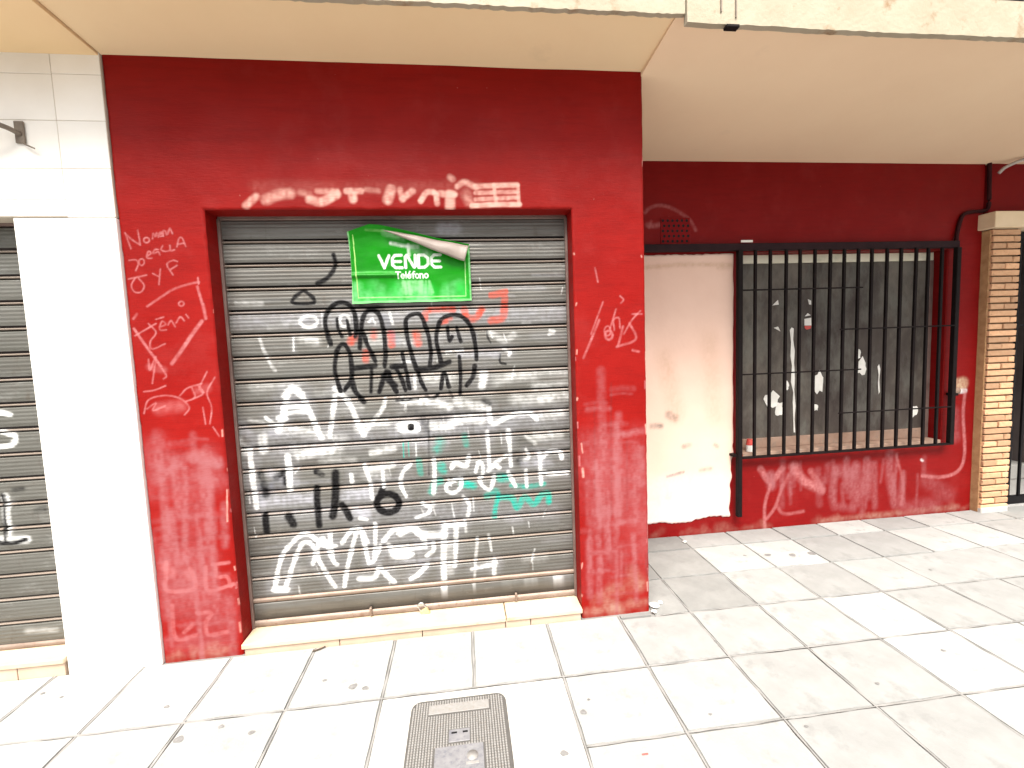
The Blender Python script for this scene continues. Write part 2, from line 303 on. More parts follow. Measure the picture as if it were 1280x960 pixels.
PAINT = {
 'shutter': [
  ('n',0.1,0.3,0.9,[(-1.116,1.7),(0.551,1.694)]),
  ('n',0.1587,0.22,0.95,[(-1.051,1.032),(0.533,1.115)]),
  ('n',0.1202,0.22,0.95,[(-1.078,0.69),(0.471,0.566)]),
  ('w',0.0191,0.45,0.8,[(-1.111,1.184),(-0.795,1.102)]),
  ('w',0.0524,0.28,0.9,[(-0.959,1.128),(-0.811,1.095),(-0.645,1.053)]),
  ('w',0.0447,0.3,0.9,[(-0.82,1.594),(-0.747,1.575)]),
  ('w',0.0161,0.4,0.6,[(-1.03,1.608),(-1.013,1.546),(-0.992,1.483),(-0.966,1.436)]),
  ('w',0.0067,0.8,0.4,[(-0.862,1.61),(-0.866,1.533)]),
  ('w',0.0388,0.85,0.5,[(-0.924,1.3),(-0.884,1.338),(-0.845,1.308)]),
  ('w',0.0299,0.9,0.4,[(-0.971,1.121),(-0.956,1.171),(-0.928,1.245),(-0.915,1.316)]),
  ('w',0.03,0.9,0.4,[(-0.855,1.321),(-0.819,1.24),(-0.791,1.158),(-0.759,1.068)]),
  ('w',0.0314,0.9,0.4,[(-0.936,1.238),(-0.883,1.247),(-0.824,1.232)]),
  ('w',0.0179,0.85,0.4,[(-0.97,1.188),(-0.893,1.212),(-0.818,1.208)]),
  ('w',0.0178,0.8,0.4,[(-1.029,1.191),(-0.98,1.157),(-0.925,1.182)]),
  ('w',0.0245,0.88,0.4,[(-0.675,1.288),(-0.699,1.161),(-0.716,1.073)]),
  ('w',0.0275,0.85,0.4,[(-0.673,1.328),(-0.608,1.253),(-0.575,1.162),(-0.542,1.071)]),
  ('w',0.0218,0.6,0.5,[(-0.542,1.071),(-0.483,1.149),(-0.432,1.211),(-0.417,1.259)]),
  ('w',0.0466,0.5,0.7,[(-0.564,1.105),(-0.515,1.126),(-0.421,1.129)]),
  ('w',0.0455,0.6,0.7,[(-0.88,0.978),(-0.803,0.99),(-0.71,1)]),
  ('w',0.0393,0.6,0.7,[(-0.501,0.97),(-0.39,0.988)]),
  ('w',0.0259,0.85,0.4,[(-1.122,1.034),(-1.123,0.954),(-1.123,0.866)]),
  ('w',0.046,0.55,0.6,[(-1.05,1.092),(-1.056,1.022)]),
  ('w',0.0317,0.85,0.4,[(-0.936,0.982),(-0.934,0.853)]),
  ('w',0.044,0.4,0.8,[(-1.171,1.077),(-1.14,1.011)]),
  ('n',0.066,0.35,0.9,[(-1.15,1.155),(-1.131,1.122)]),
  ('w',0.068,0.25,0.95,[(-0.892,1.012),(-0.679,0.998)]),
  ('w',0.0451,0.75,0.7,[(0.117,1.373),(0.104,1.307)]),
  ('w',0.0718,0.35,0.9,[(-0.191,1.362),(-0.071,1.357)]),
  ('w',0.0579,0.35,0.9,[(0.181,1.329),(0.29,1.349),(0.399,1.352)]),
  ('w',0.0586,0.38,0.9,[(0.277,1.224),(0.395,1.218),(0.574,1.231)]),
  ('w',0.0339,0.5,0.8,[(0.42,1.217),(0.479,1.214)]),
  ('w',0.0507,0.35,0.9,[(0.397,1.285),(0.585,1.293)]),
  ('w',0.0508,0.3,0.9,[(0.45,1.367),(0.569,1.361)]),
  ('w',0.0265,0.88,0.4,[(0.134,1.19),(0.143,1.106),(0.18,1.1),(0.257,1.133),(0.35,1.145),(0.399,1.108)]),
  ('w',0.0529,0.65,0.6,[(-0.066,1.118),(0.016,1.13),(0.09,1.117)]),
  ('w',0.0444,0.65,0.6,[(-0.177,1.099),(-0.076,1.093)]),
  ('w',0.0597,0.4,0.9,[(0.434,1.123),(0.537,1.135)]),
  ('w',0.0396,0.7,0.7,[(-0.325,1.246),(-0.182,1.231),(-0.079,1.201)]),
  ('w',0.0488,0.5,0.8,[(-0.037,1.224),(0.109,1.183)]),
  ('k',0.033,0.805,0.6,[(0.111,1.228),(0.135,1.206)]),
  ('k',0.0106,0.805,0.4,[(0.143,1.601),(0.146,1.568),(0.161,1.539)]),
  ('k',0.0107,0.862,0.4,[(0.21,1.476),(0.208,1.431),(0.239,1.421)]),
  ('w',0.0149,0.8,0.5,[(0.229,1.5),(0.266,1.486),(0.257,1.466)]),
  ('n',0.0485,0.4,0.8,[(-0.008,1.484),(0.187,1.477)]),
  ('w',0.016,0.6,0.6,[(-0.08,1.495),(0.009,1.508)]),
  ('w',0.0327,0.35,0.8,[(0.159,1.592),(0.239,1.548),(0.29,1.579)]),
  ('w',0.0135,0.5,0.6,[(0.482,1.573),(0.517,1.588),(0.491,1.597)]),
  ('w',0.0193,0.9,0.35,[(-0.304,0.894),(-0.347,0.855),(-0.362,0.789),(-0.338,0.72)]),
  ('t',0.0489,0.85,0.6,[(-0.139,0.874),(-0.132,0.849)]),
  ('t',0.0408,0.7,0.6,[(-0.199,0.735),(-0.181,0.776),(-0.148,0.791)]),
  ('t',0.0455,0.9,0.5,[(-0.025,0.765),(0.032,0.752)]),
  ('t',0.0506,0.8,0.6,[(0.184,0.784),(0.218,0.782)]),
  ('t',0.0272,0.65,0.6,[(0.242,0.737),(0.335,0.726),(0.43,0.732)]),
  ('t',0.0287,0.85,0.5,[(0.168,0.691),(0.153,0.631),(0.142,0.567)]),
  ('t',0.0355,0.9,0.4,[(0.171,0.673),(0.247,0.663),(0.271,0.605),(0.316,0.662),(0.366,0.619),(0.41,0.664),(0.45,0.678),(0.452,0.626)]),
  ('t',0.0328,0.5,0.8,[(-0.005,1.038),(0.005,0.983)]),
  ('t',0.0322,0.6,0.6,[(-0.259,0.916),(-0.251,0.84)]),
  ('t',0.0568,0.5,0.8,[(-0.155,0.968),(-0.137,1.008)]),
  ('t',0.042,0.75,0.7,[(0.105,0.687),(0.156,0.709)]),
  ('t',0.008,0.8,0.5,[(-0.336,1.012),(-0.338,0.938)]),
  ('t',0.008,0.8,0.5,[(-0.309,1.019),(-0.31,0.944)]),
  ('w',0.008,0.8,0.5,[(-0.27,1.008),(-0.27,0.942)]),
  ('w',0.0219,0.9,0.35,[(-0.178,0.919),(-0.176,0.852),(-0.188,0.726)]),
  ('w',0.0246,0.85,0.4,[(-0.083,0.862),(-0.061,0.886),(-0.004,0.865),(0.015,0.923)]),
  ('w',0.0198,0.92,0.35,[(-0.04,0.8),(-0.108,0.771),(-0.117,0.738),(-0.085,0.72),(-0.043,0.741),(-0.032,0.791)]),
  ('w',0.0199,0.9,0.35,[(0.048,0.828),(0.063,0.878),(0.087,0.868),(0.085,0.808),(0.067,0.784),(0.09,0.739),(0.127,0.728),(0.151,0.803)]),
  ('w',0.0251,0.85,0.4,[(0.119,0.831),(0.154,0.863),(0.178,0.844)]),
  ('w',0.0216,0.85,0.4,[(0.12,1.051),(0.124,0.95),(0.124,0.856)]),
  ('w',0.0285,0.9,0.4,[(0.237,1.049),(0.239,0.993)]),
  ('w',0.0185,0.85,0.4,[(0.243,0.993),(0.246,0.848)]),
  ('w',0.022,0.88,0.4,[(0.228,0.815),(0.267,0.731)]),
  ('w',0.0205,0.8,0.4,[(0.33,0.817),(0.331,0.726)]),
  ('w',0.0231,0.9,0.35,[(0.41,0.915),(0.413,0.733)]),
  ('w',0.0232,0.88,0.4,[(0.417,0.88),(0.47,0.919),(0.526,0.911),(0.536,0.876)]),
  ('w',0.0258,0.85,0.4,[(0.432,0.801),(0.475,0.789),(0.566,0.79)]),
  ('w',0.0201,0.6,0.6,[(0.145,0.864),(0.223,0.91)]),
  ('w',0.0187,0.7,0.5,[(0.334,0.937),(0.349,0.893),(0.323,0.877)]),
  ('w',0.022,0.4,0.8,[(0.337,1.013),(0.386,0.967)]),
  ('k',0.0129,0.632,0.7,[(-0.195,1.136),(-0.207,0.829)]),
  ('k',0.0635,0.575,0.8,[(0.273,0.898),(0.306,0.87)]),
  ('k',0.0591,0.345,0.9,[(0.285,0.999),(0.352,0.961)]),
  ('w',0.0511,0.35,0.9,[(0.387,1.001),(0.525,1.01)]),
  ('w',0.0179,0.9,0.35,[(-0.252,0.672),(-0.212,0.647),(-0.226,0.614),(-0.288,0.596)]),
  ('w',0.0182,0.7,0.5,[(-0.028,0.697),(0.004,0.643),(-0.009,0.575)]),
  ('w',0.0245,0.4,0.8,[(-0.195,0.667),(-0.204,0.642)]),
  ('n',0.0511,0.4,0.9,[(0.323,0.86),(0.468,0.85)]),
  ('k',0.0401,0.575,0.8,[(-0.227,1.146),(-0.206,1.079)]),
  ('k',0.0477,0.402,0.9,[(-0.296,1.191),(-0.082,1.13)]),
  ('w',0.0476,0.6,0.5,[(-0.349,1.103),(-0.3,1.117),(-0.27,1.091)]),
  ('n',0.06,0.6,0.8,[(-1.072,0.746),(-0.947,0.745),(-0.832,0.748)]),
  ('n',0.0703,0.6,0.7,[(-0.654,0.747),(-0.544,0.747)]),
  ('b',0.0822,0.4,0.9,[(-1.103,0.789),(-1.001,0.838)]),
  ('n',0.0472,0.6,0.7,[(-0.605,0.652),(-0.551,0.639)]),
  ('n',0.0524,0.4,0.8,[(-1.034,0.897),(-0.91,0.84)]),
  ('k',0.0373,0.805,0.6,[(-1.079,0.901),(-1.065,0.843),(-1.062,0.778)]),
  ('k',0.0376,0.862,0.6,[(-0.999,0.871),(-0.959,0.892),(-0.956,0.835)]),
  ('k',0.0412,0.575,0.8,[(-1.062,0.827),(-1.058,0.786)]),
  ('k',0.0376,1,0.35,[(-1.071,0.669),(-1.07,0.583)]),
  ('k',0.0472,0.977,0.45,[(-0.954,0.655),(-0.934,0.612)]),
  ('k',0.0369,1,0.4,[(-0.802,0.799),(-0.805,0.701),(-0.803,0.593)]),
  ('k',0.0306,0.862,0.5,[(-0.799,0.889),(-0.77,0.871)]),
  ('k',0.0433,1,0.4,[(-0.7,0.874),(-0.709,0.735),(-0.73,0.641)]),
  ('k',0.0375,1,0.4,[(-0.677,0.699),(-0.639,0.621)]),
  ('k',0.037,1,0.3,[(-0.377,0.684),(-0.384,0.662),(-0.402,0.645),(-0.426,0.637),(-0.452,0.639),(-0.475,0.651),(-0.49,0.67),(-0.495,0.693),(-0.488,0.715),(-0.47,0.732),(-0.446,0.74),(-0.42,0.738),(-0.397,0.726),(-0.382,0.707),(-0.377,0.684)]),
  ('k',0.035,1,0.4,[(-0.459,0.77),(-0.486,0.718)]),
  ('w',0.0237,0.9,0.4,[(-1.12,0.952),(-1.117,0.839),(-1.112,0.717)]),
  ('w',0.0287,0.85,0.4,[(-0.93,0.931),(-0.939,0.801)]),
  ('w',0.0218,0.9,0.4,[(-0.619,0.86),(-0.617,0.819)]),
  ('w',0.0204,0.85,0.4,[(-0.546,0.905),(-0.524,0.82),(-0.518,0.72)]),
  ('w',0.019,0.85,0.4,[(-0.453,0.874),(-0.453,0.782)]),
  ('w',0.0315,0.6,0.6,[(-0.512,0.886),(-0.4,0.895)]),
  ('w',0.0189,0.85,0.5,[(-0.592,0.617),(-0.553,0.606)]),
  ('w',0.023,0.9,0.35,[(-1.056,0.265),(-1.029,0.372),(-1,0.452),(-0.95,0.506),(-0.908,0.544),(-0.862,0.548),(-0.818,0.511),(-0.789,0.483)]),
  ('w',0.0231,0.9,0.35,[(-1.002,0.26),(-0.959,0.373),(-0.922,0.462),(-0.888,0.505),(-0.847,0.488),(-0.814,0.393),(-0.777,0.305),(-0.742,0.246)]),
  ('w',0.0383,0.95,0.3,[(-1.056,0.261),(-0.995,0.255)]),
  ('w',0.0233,0.9,0.35,[(-0.85,0.384),(-0.821,0.469),(-0.79,0.521),(-0.767,0.464),(-0.74,0.386),(-0.726,0.368)]),
  ('w',0.0234,0.85,0.4,[(-0.75,0.538),(-0.751,0.463),(-0.747,0.412)]),
  ('w',0.0233,0.75,0.5,[(-0.811,0.494),(-0.727,0.474)]),
  ('w',0.0222,0.9,0.35,[(-0.695,0.242),(-0.672,0.346),(-0.641,0.453),(-0.608,0.543),(-0.585,0.528),(-0.57,0.447),(-0.558,0.361)]),
  ('w',0.022,0.85,0.4,[(-0.691,0.487),(-0.643,0.546),(-0.595,0.559),(-0.556,0.48)]),
  ('w',0.0215,0.9,0.35,[(-0.511,0.577),(-0.517,0.476),(-0.527,0.375)]),
  ('w',0.0192,0.9,0.35,[(-0.556,0.36),(-0.527,0.375),(-0.49,0.457)]),
  ('w',0.0271,0.85,0.4,[(-0.613,0.276),(-0.533,0.277),(-0.505,0.33),(-0.483,0.302),(-0.43,0.241)]),
  ('w',0.0257,0.9,0.35,[(-0.472,0.481),(-0.413,0.535),(-0.332,0.537),(-0.277,0.498),(-0.247,0.452)]),
  ('w',0.0274,0.88,0.4,[(-0.446,0.453),(-0.413,0.39),(-0.365,0.377),(-0.324,0.39)]),
  ('w',0.0214,0.8,0.4,[(-0.263,0.307),(-0.298,0.267),(-0.34,0.249)]),
  ('w',0.0372,0.92,0.4,[(-0.382,0.515),(-0.316,0.535),(-0.253,0.496),(-0.138,0.486)]),
  ('w',0.0769,0.85,0.45,[(-0.404,0.406),(-0.364,0.407)]),
  ('w',0.0212,0.85,0.4,[(-0.322,0.425),(-0.248,0.427)]),
  ('w',0.0231,0.85,0.4,[(-0.206,0.44),(-0.204,0.405),(-0.243,0.374)]),
  ('w',0.0229,0.85,0.4,[(-0.331,0.253),(-0.272,0.29),(-0.241,0.327)]),
  ('w',0.033,0.85,0.45,[(-0.135,0.537),(-0.153,0.357),(-0.157,0.183)]),
  ('w',0.0249,0.7,0.5,[(-0.073,0.541),(-0.084,0.394),(-0.093,0.299)]),
  ('w',0.0248,0.85,0.4,[(-0.136,0.533),(-0.028,0.532)]),
  ('w',0.0167,0.5,0.7,[(-0.023,0.554),(-0.021,0.493)]),
  ('w',0.0152,0.5,0.6,[(0.04,0.453),(0.019,0.262),(0.01,0.166)]),
  ('w',0.0135,0.5,0.6,[(0.104,0.465),(0.117,0.368)]),
  ('w',0.0256,0.8,0.5,[(0.131,0.313),(0.127,0.234)]),
  ('w',0.0203,0.7,0.6,[(0.002,0.273),(0.071,0.284),(0.139,0.291)]),
  ('w',0.0415,0.3,0.9,[(-0.115,0.441),(-0.119,0.267)]),
  ('w',0.0344,0.3,0.9,[(0.177,0.167),(0.237,0.161)]),
  ('w',0.0314,0.35,0.6,[(0.307,0.171),(0.363,0.171)]),
  ('w',0.0389,0.7,0.4,[(0.482,0.173),(0.517,0.165)]),
  ('r',0.043,0.7,0.6,[(-0.575,1.571),(-0.556,1.596)]),
  ('r',0.0376,0.55,0.7,[(-0.455,1.618),(-0.457,1.593)]),
  ('r',0.0405,0.75,0.5,[(-0.367,1.607),(-0.367,1.547)]),
  ('r',0.0444,0.7,0.6,[(-0.236,1.602),(-0.23,1.55)]),
  ('r',0.0401,0.6,0.6,[(-0.504,1.509),(-0.506,1.474)]),
  ('r',0.0342,0.8,0.5,[(-0.185,1.679),(-0.17,1.721),(-0.092,1.729),(-0.032,1.726)]),
  ('r',0.0293,0.7,0.6,[(-0.096,1.659),(-0.052,1.675)]),
  ('r',0.0383,0.8,0.5,[(0.024,1.724),(0.036,1.685),(0.083,1.675),(0.121,1.722)]),
  ('r',0.0352,0.85,0.4,[(0.177,1.794),(0.252,1.81)]),
  ('r',0.0408,0.85,0.4,[(0.247,1.78),(0.24,1.719),(0.229,1.671),(0.167,1.659)]),
  ('b',0.0419,0.35,0.9,[(-0.392,1.685),(-0.34,1.563)]),
  ('w',0.0132,0.6,0.5,[(-0.577,1.682),(-0.581,1.668),(-0.588,1.657),(-0.597,1.651),(-0.608,1.651),(-0.616,1.658),(-0.622,1.669),(-0.623,1.683),(-0.62,1.697),(-0.613,1.708),(-0.603,1.714),(-0.593,1.713),(-0.584,1.707),(-0.579,1.696),(-0.577,1.682)]),
  ('w',0.01,0.7,0.5,[(-0.477,1.67),(-0.459,1.687),(-0.444,1.661)]),
  ('w',0.0117,0.6,0.5,[(-0.369,1.727),(-0.356,1.658)]),
  ('w',0.0243,0.4,0.8,[(-0.795,1.587),(-0.754,1.586)]),
  ('w',0.017,0.8,0.5,[(-0.313,1.454),(-0.261,1.451)]),
  ('w',0.0137,0.8,0.5,[(-0.257,1.377),(-0.256,1.307)]),
  ('k',0.0246,1,0.3,[(-0.678,1.562),(-0.699,1.652),(-0.688,1.723),(-0.636,1.772),(-0.582,1.77),(-0.55,1.723),(-0.543,1.647),(-0.552,1.596)]),
  ('k',0.018,0.977,0.4,[(-0.637,1.692),(-0.636,1.641),(-0.618,1.598)]),
  ('k',0.0181,0.977,0.4,[(-0.588,1.682),(-0.576,1.605)]),
  ('k',0.025,1,0.3,[(-0.531,1.535),(-0.521,1.629),(-0.499,1.709),(-0.465,1.734),(-0.424,1.711),(-0.406,1.625),(-0.402,1.522),(-0.41,1.436)]),
  ('k',0.0233,1,0.3,[(-0.51,1.612),(-0.485,1.534),(-0.456,1.464)]),
  ('k',0.024,1,0.3,[(-0.246,1.412),(-0.271,1.517),(-0.287,1.63),(-0.281,1.681),(-0.249,1.704),(-0.21,1.701),(-0.187,1.644),(-0.17,1.583),(-0.164,1.496),(-0.172,1.426)]),
  ('k',0.0243,1,0.3,[(-0.111,1.441),(-0.131,1.564),(-0.113,1.65),(-0.077,1.686),(-0.016,1.695),(0.035,1.663),(0.063,1.61),(0.079,1.513),(0.08,1.451)]),
  ('k',0.0191,0.977,0.4,[(-0.069,1.632),(-0.062,1.557),(-0.046,1.579)]),
  ('k',0.0191,0.977,0.4,[(-0.021,1.63),(-0.001,1.551)]),
  ('k',0.0232,1,0.3,[(-0.645,1.312),(-0.666,1.412),(-0.653,1.514),(-0.621,1.56),(-0.595,1.538),(-0.58,1.46),(-0.587,1.374),(-0.624,1.317)]),
  ('k',0.0283,0.977,0.35,[(-0.587,1.374),(-0.567,1.304),(-0.528,1.25)]),
  ('k',0.0283,0.977,0.4,[(-0.567,1.43),(-0.457,1.44)]),
  ('k',0.0201,0.977,0.4,[(-0.479,1.43),(-0.489,1.3)]),
  ('k',0.0254,1,0.35,[(-0.447,1.298),(-0.4,1.409),(-0.375,1.33),(-0.356,1.294)]),
  ('k',0.0338,0.977,0.4,[(-0.419,1.384),(-0.362,1.329)]),
  ('k',0.0221,1,0.3,[(-0.356,1.434),(-0.326,1.363),(-0.308,1.3)]),
  ('k',0.0221,1,0.3,[(-0.314,1.501),(-0.286,1.308)]),
  ('k',0.0223,1,0.3,[(-0.245,1.429),(-0.228,1.358),(-0.201,1.295)]),
  ('k',0.0305,0.977,0.4,[(-0.373,1.43),(-0.322,1.432)]),
  ('k',0.0292,0.977,0.4,[(-0.238,1.411),(-0.151,1.416),(-0.067,1.444)]),
  ('k',0.0227,1,0.35,[(-0.12,1.3),(-0.099,1.388),(-0.076,1.307)]),
  ('k',0.021,1,0.35,[(-0.013,1.472),(-0.011,1.384),(-0.018,1.269)]),
  ('k',0.0265,0.977,0.4,[(0.068,1.416),(0.056,1.359),(0.019,1.311)]),
  ('k',0.0171,0.862,0.5,[(-0.358,1.25),(-0.298,1.249),(-0.246,1.253)]),
  ('k',0.0156,0.805,0.5,[(-0.202,1.269),(-0.168,1.249),(-0.132,1.274)]),
  ('k',0.0158,0.805,0.5,[(-0.075,1.28),(-0.059,1.253)]),
  ('k',0.028,0.69,0.7,[(-0.538,1.757),(-0.406,1.745)]),
  ('k',0.0219,0.977,0.4,[(-0.633,2.023),(-0.629,1.966),(-0.669,1.905),(-0.723,1.876)]),
  ('k',0.0182,0.977,0.4,[(-0.801,1.839),(-0.849,1.799),(-0.843,1.778),(-0.75,1.778),(-0.752,1.805),(-0.791,1.84)]),
  ('w',0.016,0.85,0.4,[(-0.737,1.681),(-0.742,1.668),(-0.755,1.659),(-0.773,1.654),(-0.792,1.654),(-0.809,1.66),(-0.821,1.671),(-0.824,1.683),(-0.819,1.696),(-0.806,1.705),(-0.788,1.711),(-0.769,1.71),(-0.751,1.704),(-0.74,1.693),(-0.737,1.681)]),
  ('w',0.0551,0.97,0.2,[(-0.323,1.101),(-0.272,1.102)]),
  ('w',0.0381,0.95,0.2,[(-0.337,1.088),(-0.26,1.088)]),
  ('k',0.0383,1,0.15,[(-0.292,1.1),(-0.289,1.1)]),
  ('n',0.067,0.35,0.6,[(-0.074,2.148),(0.001,2.147)]),
 ],
 'side_shutter': [
  ('w',0.0245,0.95,0.3,[(-2.287,1.227),(-2.253,1.284),(-2.197,1.275)]),
  ('w',0.0247,0.95,0.3,[(-2.286,1.118),(-2.209,1.126),(-2.189,1.167),(-2.256,1.197)]),
  ('w',0.0361,0.9,0.4,[(-2.262,0.871),(-2.276,0.647)]),
  ('w',0.0416,0.9,0.4,[(-2.34,0.657),(-2.193,0.647)]),
  ('k',0.018,1,0.4,[(-2.272,0.88),(-2.277,0.768),(-2.287,0.656)]),
  ('k',0.0208,1,0.4,[(-2.341,0.644),(-2.258,0.634),(-2.197,0.648)]),
  ('k',0.0278,0.69,0.7,[(-2.221,0.9),(-2.185,0.905)]),
  ('k',0.031,0.69,0.7,[(-2.135,0.789),(-2.098,0.799)]),
  ('w',0.0286,0.3,0.8,[(-2.246,0.173),(-2.116,0.167)]),
 ],
 'front': [
  ('c',0.0047,0.62,0.6,[(-1.514,2.036),(-1.532,2.108)]),
  ('c',0.0046,0.62,0.6,[(-1.532,2.108),(-1.507,2.078),(-1.472,2.052)]),
  ('c',0.0047,0.62,0.6,[(-1.472,2.052),(-1.476,2.12)]),
  ('c',0.0047,0.62,0.6,[(-1.43,2.074),(-1.434,2.066),(-1.444,2.062),(-1.452,2.066),(-1.455,2.074),(-1.451,2.083),(-1.441,2.086),(-1.433,2.083),(-1.43,2.074)]),
  ('c',0.0047,0.62,0.6,[(-1.416,2.08),(-1.411,2.105),(-1.403,2.09),(-1.395,2.107),(-1.39,2.087)]),
  ('c',0.0047,0.62,0.6,[(-1.384,2.097),(-1.374,2.105),(-1.38,2.11),(-1.384,2.092),(-1.371,2.092)]),
  ('c',0.0047,0.62,0.6,[(-1.366,2.092),(-1.368,2.114),(-1.356,2.114),(-1.353,2.097)]),
  ('c',0.0047,0.62,0.6,[(-1.346,2.102),(-1.336,2.127),(-1.326,2.102)]),
  ('c',0.0047,0.62,0.6,[(-1.528,1.982),(-1.498,1.984),(-1.489,1.966),(-1.503,1.934)]),
  ('c',0.0047,0.62,0.6,[(-1.461,1.973),(-1.466,1.963),(-1.475,1.958),(-1.483,1.963),(-1.485,1.974),(-1.481,1.984),(-1.472,1.988),(-1.464,1.984),(-1.461,1.973)]),
  ('c',0.0047,0.62,0.6,[(-1.45,1.998),(-1.429,2.013),(-1.44,2.023),(-1.448,1.993),(-1.427,1.991)]),
  ('c',0.0047,0.62,0.6,[(-1.395,2.03),(-1.411,2.03),(-1.418,2.013),(-1.396,2.02),(-1.39,2.005)]),
  ('c',0.0047,0.62,0.6,[(-1.374,2.047),(-1.383,2.03),(-1.367,2.021),(-1.346,2.025)]),
  ('c',0.0047,0.62,0.6,[(-1.343,2.049),(-1.341,2.025),(-1.324,2.028)]),
  ('c',0.0048,0.62,0.6,[(-1.313,2.041),(-1.3,2.081),(-1.286,2.081),(-1.274,2.043)]),
  ('c',0.0048,0.62,0.6,[(-1.307,2.053),(-1.281,2.059)]),
  ('c',0.0047,0.62,0.6,[(-1.539,1.896),(-1.458,1.913)]),
  ('c',0.0047,0.62,0.6,[(-1.508,1.901),(-1.528,1.867),(-1.517,1.836),(-1.489,1.835),(-1.473,1.865),(-1.494,1.899)]),
  ('c',0.0047,0.62,0.6,[(-1.43,1.92),(-1.406,1.905)]),
  ('c',0.0047,0.62,0.6,[(-1.395,1.94),(-1.408,1.868)]),
  ('c',0.0048,0.62,0.6,[(-1.342,1.911),(-1.364,1.959),(-1.338,1.979),(-1.317,1.974)]),
  ('c',0.0048,0.62,0.6,[(-1.349,1.938),(-1.32,1.956)]),
  ('c',0.0048,0.62,0.6,[(-1.306,1.775),(-1.311,1.767),(-1.319,1.764),(-1.327,1.768),(-1.33,1.776),(-1.325,1.784),(-1.317,1.787),(-1.309,1.783),(-1.306,1.775)]),
  ('c',0.008,0.5,0.7,[(-1.469,1.767),(-1.406,1.808),(-1.35,1.843),(-1.281,1.866),(-1.23,1.876)]),
  ('c',0.0068,0.6,0.5,[(-1.233,1.896),(-1.232,1.868)]),
  ('c',0.0097,0.6,0.6,[(-1.239,1.855),(-1.226,1.778),(-1.216,1.701)]),
  ('c',0.0094,0.5,0.6,[(-1.534,1.71),(-1.517,1.732)]),
  ('c',0.0049,0.62,0.6,[(-1.436,1.705),(-1.401,1.715)]),
  ('c',0.0049,0.62,0.6,[(-1.536,1.63),(-1.438,1.685)]),
  ('c',0.0049,0.62,0.6,[(-1.471,1.686),(-1.442,1.643),(-1.471,1.601),(-1.466,1.565),(-1.407,1.588)]),
  ('c',0.005,0.62,0.6,[(-1.425,1.667),(-1.396,1.68),(-1.411,1.695),(-1.424,1.656),(-1.395,1.654)]),
  ('c',0.005,0.62,0.6,[(-1.386,1.677),(-1.371,1.697),(-1.355,1.668)]),
  ('c',0.005,0.62,0.6,[(-1.349,1.686),(-1.329,1.714),(-1.312,1.694)]),
  ('c',0.005,0.62,0.6,[(-1.302,1.724),(-1.292,1.708)]),
  ('c',0.005,0.62,0.6,[(-1.487,1.516),(-1.485,1.466),(-1.453,1.529),(-1.481,1.4)]),
  ('c',0.005,0.62,0.6,[(-1.432,1.47),(-1.415,1.434),(-1.43,1.42)]),
  ('c',0.005,0.62,0.6,[(-1.522,1.363),(-1.474,1.368),(-1.423,1.387)]),
  ('c',0.005,0.62,0.6,[(-1.531,1.258),(-1.505,1.322),(-1.43,1.34),(-1.364,1.322),(-1.327,1.276),(-1.351,1.241)]),
  ('c',0.0051,0.62,0.6,[(-1.363,1.337),(-1.326,1.371),(-1.26,1.39)]),
  ('c',0.0051,0.62,0.6,[(-1.231,1.447),(-1.272,1.369),(-1.26,1.339),(-1.318,1.312)]),
  ('c',0.0051,0.62,0.6,[(-1.198,1.417),(-1.24,1.345),(-1.225,1.271),(-1.24,1.19)]),
  ('c',0.0051,0.62,0.6,[(-1.265,1.273),(-1.26,1.191)]),
  ('c',0.0052,0.62,0.6,[(-1.227,1.174),(-1.202,1.128)]),
  ('c',0.005,0.62,0.6,[(-1.516,1.279),(-1.474,1.306),(-1.49,1.27),(-1.435,1.289)]),
  ('c',0.0051,0.62,0.6,[(-1.306,1.37),(-1.296,1.326),(-1.339,1.306)]),
  ('c',0.0051,0.62,0.6,[(-1.278,1.384),(-1.254,1.346)]),
  ('c',0.0098,0.7,0.5,[(-1.536,1.664),(-1.488,1.573),(-1.436,1.481)]),
  ('c',0.0148,0.65,0.6,[(-1.234,1.69),(-1.276,1.637),(-1.314,1.585)]),
  ('c',0.0147,0.6,0.6,[(-1.314,1.585),(-1.348,1.539),(-1.386,1.492)]),
  ('c',0.0094,0.55,0.6,[(-1.22,1.772),(-1.213,1.703)]),
  ('c',0.0601,0.3,0.9,[(-1.463,1.276),(-1.368,1.286)]),
  ('c',0.0331,0.3,0.9,[(-1.484,1.48),(-1.426,1.463)]),
  ('c',0.0407,0.25,0.9,[(-1.28,1.355),(-1.238,1.367)]),
  ('u',0.0545,0.8,0.8,[(-1.448,0.971),(-1.389,1.01)]),
  ('c',0.055,0.4,0.9,[(-1.332,1.042),(-1.271,1.032)]),
  ('u',0.0662,0.96,0.8,[(-1.317,1.023),(-1.225,0.993)]),
  ('u',0.0308,0.64,0.8,[(-1.37,0.978),(-1.386,0.797),(-1.413,0.503)]),
  ('u',0.0494,0.608,0.85,[(-1.474,0.743),(-1.501,0.511)]),
  ('u',0.036,0.56,0.8,[(-1.208,0.783),(-1.22,0.573)]),
  ('u',0.0335,0.48,0.8,[(-1.262,0.886),(-1.312,0.556)]),
  ('u',0.0539,0.352,0.9,[(-1.48,1.153),(-1.496,0.927)]),
  ('u',0.0329,0.4,0.9,[(-1.323,1.143),(-1.325,1.048)]),
  ('u',0.0775,0.4,0.9,[(-1.313,0.938),(-1.215,0.907)]),
  ('c',0.0188,0.65,0.5,[(-1.501,0.511),(-1.509,0.438),(-1.507,0.365),(-1.386,0.363),(-1.38,0.425),(-1.393,0.47)]),
  ('c',0.0464,0.55,0.8,[(-1.509,0.487),(-1.478,0.453)]),
  ('c',0.0403,0.6,0.7,[(-1.406,0.446),(-1.397,0.427)]),
